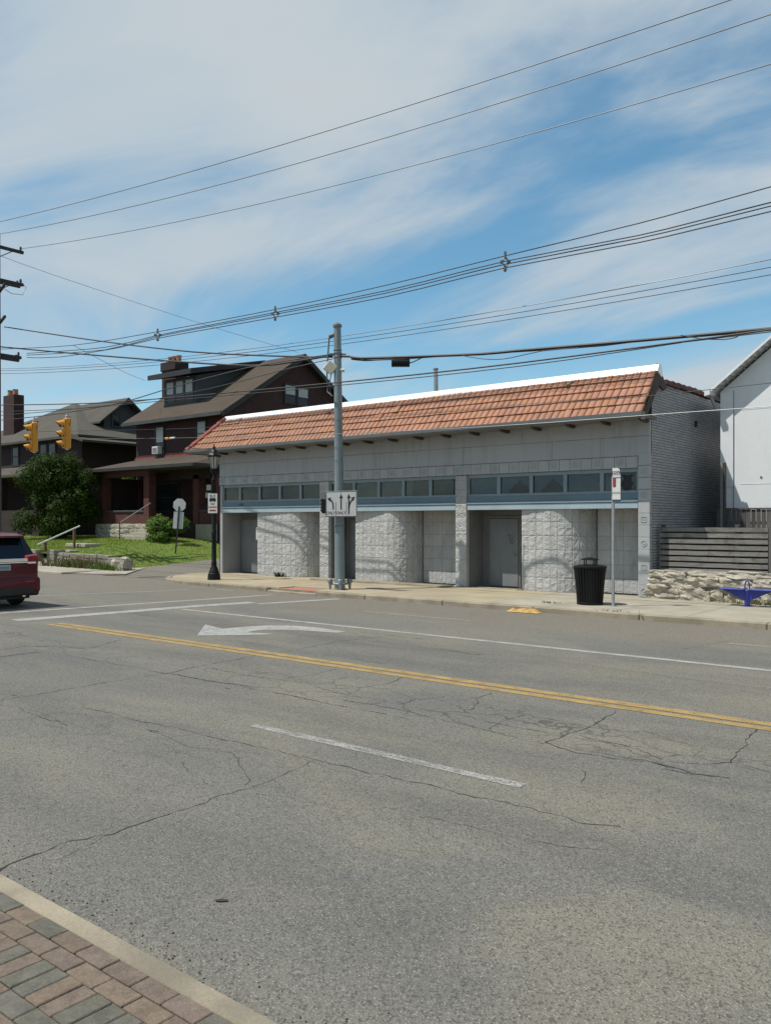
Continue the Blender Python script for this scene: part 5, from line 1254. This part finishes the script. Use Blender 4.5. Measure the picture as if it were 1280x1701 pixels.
# --- stop sign seen from behind
sg = thing('stop_sign', 'back of an octagonal stop sign with a plate below on a leaning post', 'traffic sign', (-31.9, 23.9, lawn_z(-31.9, 23.9) - .12), R(34))
lean = Matrix.Rotation(R(4.5), 4, 'Y')
def lv(mb): mb.v = [tuple(lean @ Vector(v)) for v in mb.v]; return mb
lv(MB().box(-.03, .03, -.02, .02, -.1, 2.3)).build('post', M_['trim_dark'], sg)
oc = [(.315 * math.cos(R(22.5 + 45 * k)), 2.36 + .315 * math.sin(R(22.5 + 45 * k))) for k in range(8)]
lv(MB().prism(oc, 'y', .024, .028)).build('octagon', M_['sign_back'], sg)
lv(MB().box(-.235, .235, .024, .028, 1.27, 2.045)).build('plate', M_['sign_back'], sg)
for z in (1.5, 2.25): lv(MB().cyl((0, -.028, z), (0, -.018, z), .012, n=6)).build('bolt', M_['galvanised'], sg)
# --- litter: yellow wrapper in the gutter, flattened leaf
pw = MB(); nx, ny = 14, 6; vs = []; rnd = random.Random(12)
for j in range(ny + 1):
    for i in range(nx + 1):
        u, v = i / nx, j / ny; x = -.38 + .76 * u; y = -.11 + .22 * v
        e = min(1, min(u, 1 - u) * 6, min(v, 1 - v) * 5)
        z = .01 + e * (.05 + .07 * abs(mnoise.noise(Vector((x * 9, y * 14, 2)))) + .04 * mnoise.noise(Vector((x * 21, y * 25, 5))))
        vs.append((x + rnd.uniform(-.012, .012), y + .03 * mnoise.noise(Vector((x * 6, 0, 9))), max(.006, z)))
pw.add(vs, [(j * (nx + 1) + i, j * (nx + 1) + i + 1, (j + 1) * (nx + 1) + i + 1, (j + 1) * (nx + 1) + i) for j in range(ny) for i in range(nx)])
pwo = pw.build('paper_wrapper', M_['paper_yellow'], loc=(-9.22, 16.05, 0)); pwo.rotation_euler = (0, 0, R(4)); tag(pwo, 'crumpled yellow wrapper lying in the gutter left of the litter bin', 'litter')
lfp = G(368, 1496, .004); lf = MB(); n = 12
lf.add([(.036 * math.cos(2 * math.pi * k / n), .014 * math.sin(2 * math.pi * k / n), .002 + .002 * abs(math.cos(4 * math.pi * k / n))) for k in range(n)] + [(0, 0, .002)], [(k, (k + 1) % n, n) for k in range(n)])
lfo = lf.build('leaf', M_['crack'], loc=lfp); lfo.rotation_euler = (0, 0, TH); tag(lfo, 'small dark flattened leaf on the near lane of the road', 'leaf')

# ================================================================== RED CAR (rear quarter in the picture)
car = thing('car', 'dark red sport utility vehicle driving off at the left edge', 'car', (-18.55, 9.2, 0), R(180))
# local: +x forward from the rear bumper, y across, z up
def loft(secs, name, mat, par, smooth=True, cap=True):
    mb = MB(); n = len(secs[0]); vs = [v for s in secs for v in s]
    fs = [(i * n + k, (i + 1) * n + k, (i + 1) * n + (k + 1) % n, i * n + (k + 1) % n) for i in range(len(secs) - 1) for k in range(n)]
    if cap: fs += [tuple(range(n)), tuple(range((len(secs) - 1) * n, len(secs) * n))[::-1]]
    mb.add(vs, fs); return mb.build(name, mat, par, smooth)
def sec(x, w, z0, z1, r=.12, tum=0.0, n=5):
    pts = []
    for (cx_, cz_, a0, sx) in ((w - r, z1 - r, 0, 1), (-w + r, z1 - r, 90, 1), (-w + r, z0 + r, 180, 1), (w - r, z0 + r, 270, 1)):
        for k in range(n):
            a = R(a0 + 90 * k / (n - 1)); z = cz_ + r * math.sin(a); y = cx_ + r * math.cos(a)
            f_ = 1 - tum * (z - z0) / max(.01, z1 - z0); pts.append((x, y * f_, z))
    return pts
loft([sec(.02, .84, .42, 1.02, .12), sec(.10, .90, .36, 1.13, .1), sec(.5, .925, .32, 1.14, .1), sec(1.6, .93, .30, 1.12, .1), sec(3.2, .93, .30, 1.05, .1), sec(3.9, .92, .32, .98, .1), sec(4.5, .86, .36, .86, .12), sec(4.66, .72, .42, .74, .12)], 'body', M_['car_red'], car)
loft([sec(.16, .90, 1.0, 1.16, .05), sec(.34, .86, 1.0, 1.36, .06, .10), sec(.52, .85, 1.0, 1.60, .08, .20), sec(.75, .85, 1.0, 1.665, .1, .22), sec(1.6, .86, 1.0, 1.70, .1, .22), sec(2.5, .86, 1.0, 1.67, .1, .22), sec(3.05, .86, 1.0, 1.36, .1, .14), sec(3.5, .86, .98, 1.06, .05)], 'cabin', M_['car_glass'], car)
rf_ = loft([sec(.40, .64, 1.615, 1.66, .02), sec(.7, .67, 1.645, 1.70, .025), sec(1.6, .68, 1.68, 1.735, .025), sec(2.5, .67, 1.64, 1.70, .025)], 'roof', M_['car_red'], car)
MB().prism([(.24, 1.60), (.62, 1.665), (.62, 1.70), (.25, 1.645)], 'y', -.64, .64).build('spoiler', M_['car_red'], rf_)
MB().box(.235, .25, -.16, .16, 1.612, 1.635).build('brake_light', M_['tail_red'], rf_)
MB().prism([(.10, 1.14), (.175, 1.16), (.47, 1.595), (.43, 1.60)], 'y', -.66, .66).build('rear_window', M_['car_glass'], car)
for s_ in (-1, 1):
    MB().prism([(.12, 1.08), (.22, 1.08), (.52, 1.6), (.42, 1.6)], 'y', min(s_ * .66, s_ * .84), max(s_ * .66, s_ * .84)) if False else None
    pil = MB(); pil.add([(.09, s_ * .66, 1.07), (.09, s_ * .885, 1.07), (.5, s_ * .885, 1.07), (.40, s_ * .60, 1.62), (.40, s_ * .70, 1.62), (.75, s_ * .70, 1.63)], [(0, 1, 4, 3), (1, 2, 5, 4), (0, 3, 5, 2), (3, 4, 5)]); pil.build('pillar', M_['car_glass'], car)
    tl_ = MB(); tl_.cbox(-.005, .30, min(s_ * .56, s_ * .93), max(s_ * .56, s_ * .93), .985, 1.20, .03)
    tl_.v = [(v[0] + (.10 if abs(v[1]) > .8 else 0) * (1 if v[0] < .15 else 0) + .25 * max(0, v[2] - 1.07), v[1], v[2] + (abs(v[1]) - .56) * .06) for v in tl_.v]
    t_ = tl_.build('tail_light', M_['tail_red'], car, True)
    MB().cbox(-.012, .02, min(s_ * .6, s_ * .8), max(s_ * .6, s_ * .8), 1.0, 1.05, .008).build('lens', M_['chrome'], t_)
MB().cbox(-.015, .06, -.60, .60, 1.065, 1.13, .012).build('chrome_strip', M_['chrome'], car)
MB().cbox(-.012, .06, -.62, .62, 1.02, 1.05, .01).build('chrome_strip', M_['chrome'], car)
pt = MB().cbox(-.014, .02, -.20, .20, .87, 1.0, .006).build('number_plate', M_['plate'], car)
for k in range(6): MB().box(-.0165, -.013, -.15 + .055 * k, -.15 + .055 * k + .03, .90, .96).build('plate_mark', M_['gutter_grey'], pt)
loft([sec(-.06, .78, .40, .64, .07), sec(.0, .90, .33, .70, .08), sec(.3, .945, .31, .70, .06), sec(.55, .935, .32, .66, .06)], 'bumper', M_['car_red'], car)
loft([sec(-.065, .70, .30, .47, .06), sec(.02, .88, .27, .47, .06), sec(.5, .94, .27, .46, .05)], 'bumper_skirt', M_['car_black'], car)
for s_ in (-1, 1): MB().box(-.068, -.02, min(s_ * .5, s_ * .74), max(s_ * .5, s_ * .74), .585, .615).build('reflector', M_['tail_red'], car)
MB().box(.2, 4.4, -.75, .75, .2, .4).build('underbody', M_['car_black'], car)
for s_ in (-1, 1): MB().cyl((-.03, s_ * .5, .30), (.2, s_ * .5, .30), .045, n=10).build('tailpipe', M_['chrome'], car)
for x_ in (.95, 3.75):
    for s_ in (-1, 1):
        wy = s_ * .79; wl_ = MB(); prof = [(.22, -.11), (.33, -.115), (.36, -.08), (.365, 0), (.36, .08), (.33, .115), (.22, .11)]
        n = 22
        vs = [(x_ + r * math.cos(2 * math.pi * k / n), wy + t, .365 + r * math.sin(2 * math.pi * k / n)) for r, t in prof for k in range(n)]
        wl_.add(vs, [(i * n + k, i * n + (k + 1) % n, (i + 1) * n + (k + 1) % n, (i + 1) * n + k) for i in range(len(prof) - 1) for k in range(n)])
        wo = MB().cyl((x_, wy - .1, .365), (x_, wy + .1, .365), .06, n=10).build('wheel', M_['car_black'], car)
        wl_.build('tyre', M_['black_rubber'], wo, True)
        MB().cyl((x_, wy - .06 * s_, .365), (x_, wy + .085 * s_, .365), .23, .22, 18).build('rim', M_['galvanised'], wo, True)

# ================================================================== UTILITY POLE, SIGNALS, WIRES
up = thing('utility_pole', 'wooden utility pole with crossarms just outside the left edge', 'utility pole', (-35.62, 17.45, 0))
MB().cyl((0, 0, -.1), (0, 0, 14.3), .19, .13, 14).build('shaft', M_['pole_wood'], up, True)
def arm(z, y0, y1, h=.13, x=-.16, nm='crossarm'): return MB().cbox(x - .06, x + .06, y0, y1, z - h / 2, z + h / 2, .01).build(nm, M_['arm_wood'], up)
def insul(par, p): MB().lathe([(.03, 0), (.05, .03), (.035, .06), (.06, .09), (.04, .14), (.045, .17), (.02, .18)], 10, p).build('insulator', M_['trim_slate'], par, True)
for z, y1 in ((13.82, 1.25), (12.40, 1.25), (12.30, 1.1), (9.18, 1.15), (9.05, 1.05)):
    a_ = arm(z, -1.3, y1, .13)
    insul(a_, (-.16, y1 - .12, z + .06)); insul(a_, (-.16, -1.1, z + .06))
for z in (11.85, 10.5):
    MB().cbox(-.9, 1.35, .06, .16, z - .05, z + .05, .01, 0, Matrix.Rotation(R(-18), 4, 'Z')).build('crossarm', M_['arm_wood'], up)
    MB().cbox(-.9, 1.05, -.3, -.2, z + .03, z + .11, .01, 0, Matrix.Rotation(R(-18), 4, 'Z')).build('crossarm', M_['arm_wood'], up)
for z in (13.82, 12.40): MB().cyl((-.1, .0, z - .55), (-.16, .75, z - .06), .02, n=5).build('brace', M_['arm_wood'], up)
MB().tube([(-.16, 1.05, 12.55), (-.1, 1.35, 12.3), (-.1, 1.2, 11.95), (-.1, .7, 11.9), (-.1, .2, 12.1)], .012, 5).build('jumper', M_['cable_black'], up)

def smooth_pts(P, step=1.2):
    out = []
    for i in range(len(P) - 1):
        p0, p1, p2, p3 = P[max(i - 1, 0)], P[i], P[i + 1], P[min(i + 2, len(P) - 1)]
        m = max(2, int((p2 - p1).length / step))
        for k in range(m):
            t = k / m; out.append(.5 * ((2 * p1) + (p2 - p0) * t + (2 * p0 - 5 * p1 + 4 * p2 - p3) * t * t + (3 * p1 - p0 - 3 * p2 + p3) * t ** 3))
    out.append(P[-1]); return out
def wire(pts3, r, label, mat='cable_black', name='overhead_wire', extend=True, cat='wire'):
    P = [Vector(p) for p in pts3]
    if extend:
        d = (P[-1] - P[-2]); d /= max(.01, abs(d.x)); P.append(P[-1] + d * 16)
    o = MB().tube(smooth_pts(P), r, 6).build(name, M_[mat], None, True)
    tag(o, label, cat, 'overhead wires along the street'); return o
def W_(lst, Y): return [F(x, y, Y) for x, y in lst]
def para(lst, Y, x_from, x_to, n=24):     # sag curve fitted through the measured points
    P = W_(lst, Y); import numpy as np
    c = np.polyfit([p.x for p in P], [p.z for p in P], 2)
    return [Vector((x_from + (x_to - x_from) * k / n, Y, float(np.polyval(c, x_from + (x_to - x_from) * k / n)))) for k in range(n + 1)]
LX = -35.78
wire(para([(0, 369), (320, 281.5), (640, 189.5), (860, 120.5), (1202, 0)], 16.3, -60, 14), .011, 'topmost thin power line crossing the upper sky', 'cable_grey', extend=False)
wire(para([(0, 388.5), (320, 319), (640, 229), (940, 134), (1280, 25)], 17.1, -60, 14), .011, 'second highest thin power line crossing the upper sky', 'cable_grey', extend=False)
wire(para([(38, 413), (320, 362.5), (640, 288.5), (900, 216), (1280, 106.5)], 18.58, LX, 14), .011, 'third highest thin power line, meeting the top crossarm end', 'cable_grey', extend=False)
# spaced aerial cable with three spacers
YB_ = 18.5
wire(W_([(-40, 582), (0, 580), (122, 573.5), (262, 551), (457, 514), (640, 474), (838, 425), (1060, 371), (1280, 310)], YB_), .013, 'upper messenger line of the bundle with spacers', 'cable_black')
for lab, ys_ in (('upper cable of the three bunched below the messenger line', [(45, 587), (175, 577), (262, 557), (457, 519), (640, 483), (838, 434), (1060, 391), (1280, 336)]),
                 ('middle cable of the three bunched below the messenger line', [(45, 590), (175, 581), (262, 559), (457, 522), (640, 487), (838, 439), (1060, 396), (1280, 342)]),
                 ('lowest cable of the three bunched below the messenger line', [(45, 594), (100, 593), (200, 577), (262, 562), (457, 527), (640, 493), (838, 445), (1060, 403), (1280, 351)])):
    wire(W_(ys_, YB_ + (.12 if 'middle' in lab else 0)), .014, lab, 'cable_black')
for (x, y0, y1), lab in (((262, 548, 565), 'cable spacer on the bundle above the brick house chimney'), ((457, 511, 531), 'cable spacer on the bundle left of the steel pole top'), ((838.5, 421, 449), 'cable spacer on the bundle high above the tile roof')):
    a, b = F(x, y0, YB_), F(x, y1, YB_); hgt = a.z - b.z
    t = thing('cable_spacer', lab, 'cable spacer', b, TH, 'cable spacers')
    MB().cbox(-.03, .03, -.03, .03, hgt * .72, hgt + .05, .01).build('hanger', M_['gutter_grey'], t)
    MB().tube([(0, 0, hgt * .75), (-.1, 0, hgt * .5), (-.02, 0, hgt * .3), (0, 0, -.04)], .022, 6).build('frame', M_['gutter_grey'], t)
    MB().tube([(0, 0, hgt * .75), (.1, 0, hgt * .55), (.06, 0, hgt * .3), (0, 0, hgt * .2)], .022, 6).build('frame', M_['gutter_grey'], t)
    for px_, pz_ in ((-.09, .5), (.09, .5), (0, .05)): MB().cbox(px_ - .04, px_ + .04, -.05, .05, hgt * pz_ - .04, hgt * pz_ + .04, .012).build('clamp', M_['gutter_grey'], t)
# trio of thin lines
for lab, ys_, m_ in (('upper of three thin lines passing behind the steel pole top', [(0, 613), (200, 602), (320, 591), (600, 554), (940, 497), (1280, 430)], 'cable_grey'),
                 ('middle of three thin lines passing behind the steel pole top', [(0, 616), (200, 606), (320, 596), (600, 559.5), (940, 507), (1280, 443)], 'cable_black'),
                 ('lower of three thin lines passing behind the steel pole top', [(0, 621), (200, 611), (320, 601), (600, 567), (940, 517), (1280, 455)], 'cable_black')):
    wire(para(ys_, 18.9, -52, 14), .009, lab, m_, extend=False)
# telecom bundle from the steel pole to the right
YT = 17.6
def WT(lst): return [F(x, y, 17.15 + .55 * min(1, max(0, (x - 561) / 180)) ) for x, y in lst]
wire(WT([(561, 592), (580, 592), (600, 595), (700, 592), (800, 588), (860, 582.5), (1000, 571), (1160, 557), (1280, 546)]), .036, 'thick black telephone cable bundle running right from the steel pole', 'cable_black')
wire(WT([(585, 593), (620, 598), (700, 594), (780, 588), (860, 584), (1000, 574), (1100, 561), (1200, 555), (1280, 548)]), .02, 'second black cable lashed under the telephone cable bundle', 'cable_black')
wire(W_([(768, 591), (800, 596), (825, 597), (850, 594), (900, 583), (960, 578)], YT), .011, 'slack black cable loop hanging below the telephone bundle', 'cable_black', extend=False)
wire(W_([(1130, 557), (1160, 562), (1200, 564), (1222, 560), (1226, 555), (1222, 551)], YT), .012, 'coiled black cable loop near the right edge', 'cable_black', extend=False)
wire(W_([(584, 596), (605, 598), (625, 597)], YT), .035, 'short thick black cable sleeve beside the steel pole', 'cable_black', extend=False)
sc_ = thing('splice_case', 'black ribbed splice box hanging from the telephone cable', 'splice box', F(665, 603, 17.45), TH)
MB().cyl((-.24, 0, 0), (.24, 0, 0), .10, n=12).build('case', M_['black_paint'], sc_)
for k in range(7): MB().cyl((-.21 + .065 * k, 0, 0), (-.18 + .065 * k, 0, 0), .112, n=12).build('rib', M_['black_paint'], sc_)
for x_ in (-.15, .15): MB().cyl((x_, 0, .08), (x_, 0, .17), .012, n=5).build('hanger', M_['cable_black'], sc_)
MB().tube([(.24, 0, 0), (.34, 0, .03), (.46, 0, .09), (.56, 0, .14)], .016, 6).build('tail_cable', M_['cable_black'], sc_)
# pair in front of the pole, thin pair lower
wire(W_([(-30, 673.5), (0, 673), (115, 671), (212, 666.5), (400, 650.5), (600, 631.5), (780, 612.5), (940, 593), (1163, 563.5), (1280, 547.5)], 16.8), .019, 'thicker of two black cables crossing in front of the steel pole', 'cable_black')
wire(W_([(-30, 685), (0, 684), (140, 678), (219, 670.5), (400, 655), (600, 636.5), (780, 618), (940, 598), (1131, 569), (1280, 551)], 16.8), .012, 'thinner of two black cables crossing in front of the steel pole', 'cable_black')
wire(W_([(60, 717), (226, 714), (325, 711), (560, 698), (820, 678), (1082, 657), (1280, 636)], 16.7), .0075, 'thin line crossing the tile roof towards the white building', 'cable_black')
wire(W_([(90, 728), (225, 728.3), (375, 726), (553, 721), (820, 708), (1082, 689), (1280, 675)], 16.7), .008, 'thin pale line crossing just below the tile roof gutter', 'cable_grey')
mk = thing('wire_marker', 'small yellow and white marker on the thin line before the brick house', 'wire marker', F(279, 728.3, 16.7), 0)
MB().cyl((-.11, 0, 0), (.06, 0, 0), .045, .03, 8).build('yellow_end', M_['signal_yellow'], mk); MB().cyl((.12, 0, 0), (.36, 0, 0), .03, n=8).build('white_end', M_['sign_bright'], mk)
# lines between the utility pole and the steel pole
pA, pB = (-35.6, 17.9), (-15.62, 17.1)
wire([V(x, y, pA, pB) for x, y in [(8, 543), (162, 566), (320, 584.5), (475, 592), (552, 593)]], .026, 'black cable sloping from the left crossarm down to the steel pole', extend=False)
wire([V(x, y, pA, pB) for x, y in [(-20, 575), (0, 576), (110, 586), (285, 600), (417, 607.5), (480, 602), (552, 590)]], .03, 'black cable dipping from the utility pole before rising to the steel pole', extend=False)
sA, sB = (-15.62, 17.1), (-28.2, 15.75)
wire([V(x, y, sA, sB) for x, y in [(553, 588), (410, 611), (275, 647), (220, 664), (152, 679), (61, 692), (0, 698), (-60, 701)]], .015, 'signal span wire carrying both traffic lights', extend=False)
wire([V(x, y, sA, sB) for x, y in [(553, 596), (480, 612), (400, 633), (300, 656), (220, 668), (110, 681), (0, 690)]], .012, 'lower stay wire rising from the left to the steel pole', extend=False)
wire([F(122, 573.5, YB_), Vector((-41.3, 27.0, 10.0)).lerp(F(217, 611, 24.5), .6), Vector((-41.7, 29.1, 10.2))], .009, 'thin service wire dropping to the dormer of the brick house', 'cable_grey', extend=False)
wire([Vector((-35.6, 17.5, 13.4)), F(90, 457, 20.3), F(320, 533, 28.0), Vector((-34.4, 34.3, 11.7))], .009, 'thin service wire running from the utility pole to the gable top', 'cable_grey', extend=False)
# traffic signals on the span wire
def signal(px, pytop, label, z_top_wire):
    top = V(px, pytop, sA, sB)
    t = thing('traffic_light', label, 'traffic light', (top.x, top.y, top.z - 1.06), math.atan2(-.95, -.3), 'traffic lights on the span wire')
    MB().cbox(-.10, .10, -.16, .16, 0, 1.06, .03).build('housing', M_['signal_yellow'], t)
    for k in range(3):
        z = .18 + .35 * k
        d = MB().cbox(.10, .125, -.155, .155, z - .155, z + .155, .02).build('door', M_['signal_yellow'], t)
        MB().cyl((.124, 0, z), (.13, 0, z), .10, n=16).build('lens', M_['lens_dark'], d)
        n = 16; vs = []
        for (x0, r, drop) in ((.12, .125, 0), (.38, .118, .06)):
            for i in range(n + 1):
                a = R(-40 + 260 * i / n); xx = x0 if x0 < .2 else x0 - .16 * (1 - max(0, math.sin(a)) ** .5) if math.sin(a) > 0 else .22
                vs.append((xx, r * math.cos(a), z + r * math.sin(a) - (drop if x0 > .2 else 0)))
        MB().add(vs, [(i, i + 1, n + 1 + i + 1, n + 1 + i) for i in range(n)]).build('visor', M_['signal_yellow'], t)
        MB().cyl((.126, 0, z - .01), (.27, 0, z - .03), .112, .108, 16).build('visor_lining', M_['sign_black'], t)
    MB().cyl((0, 0, 1.05), (0, 0, z_top_wire), .025, n=6).build('hanger', M_['galvanised'], t)
    MB().cbox(-.06, .06, -.06, .06, 1.06, 1.16, .015).build('hub', M_['galvanised'], t)
    MB().cyl((0, 0, -.04), (0, 0, .01), .05, n=8).build('drain_cap', M_['sign_bright'], t)
    MB().tube([(0, .06, 1.2), (-.05, .22, 1.1), (-.05, .28, .9), (-.02, .2, .8)], .012, 5).build('pigtail', M_['cable_black'], t)
signal(57.5, 702, 'yellow traffic light hanging on the span wire, left one', 1.28)
signal(112, 695, 'yellow traffic light hanging on the span wire, right one', 1.3)
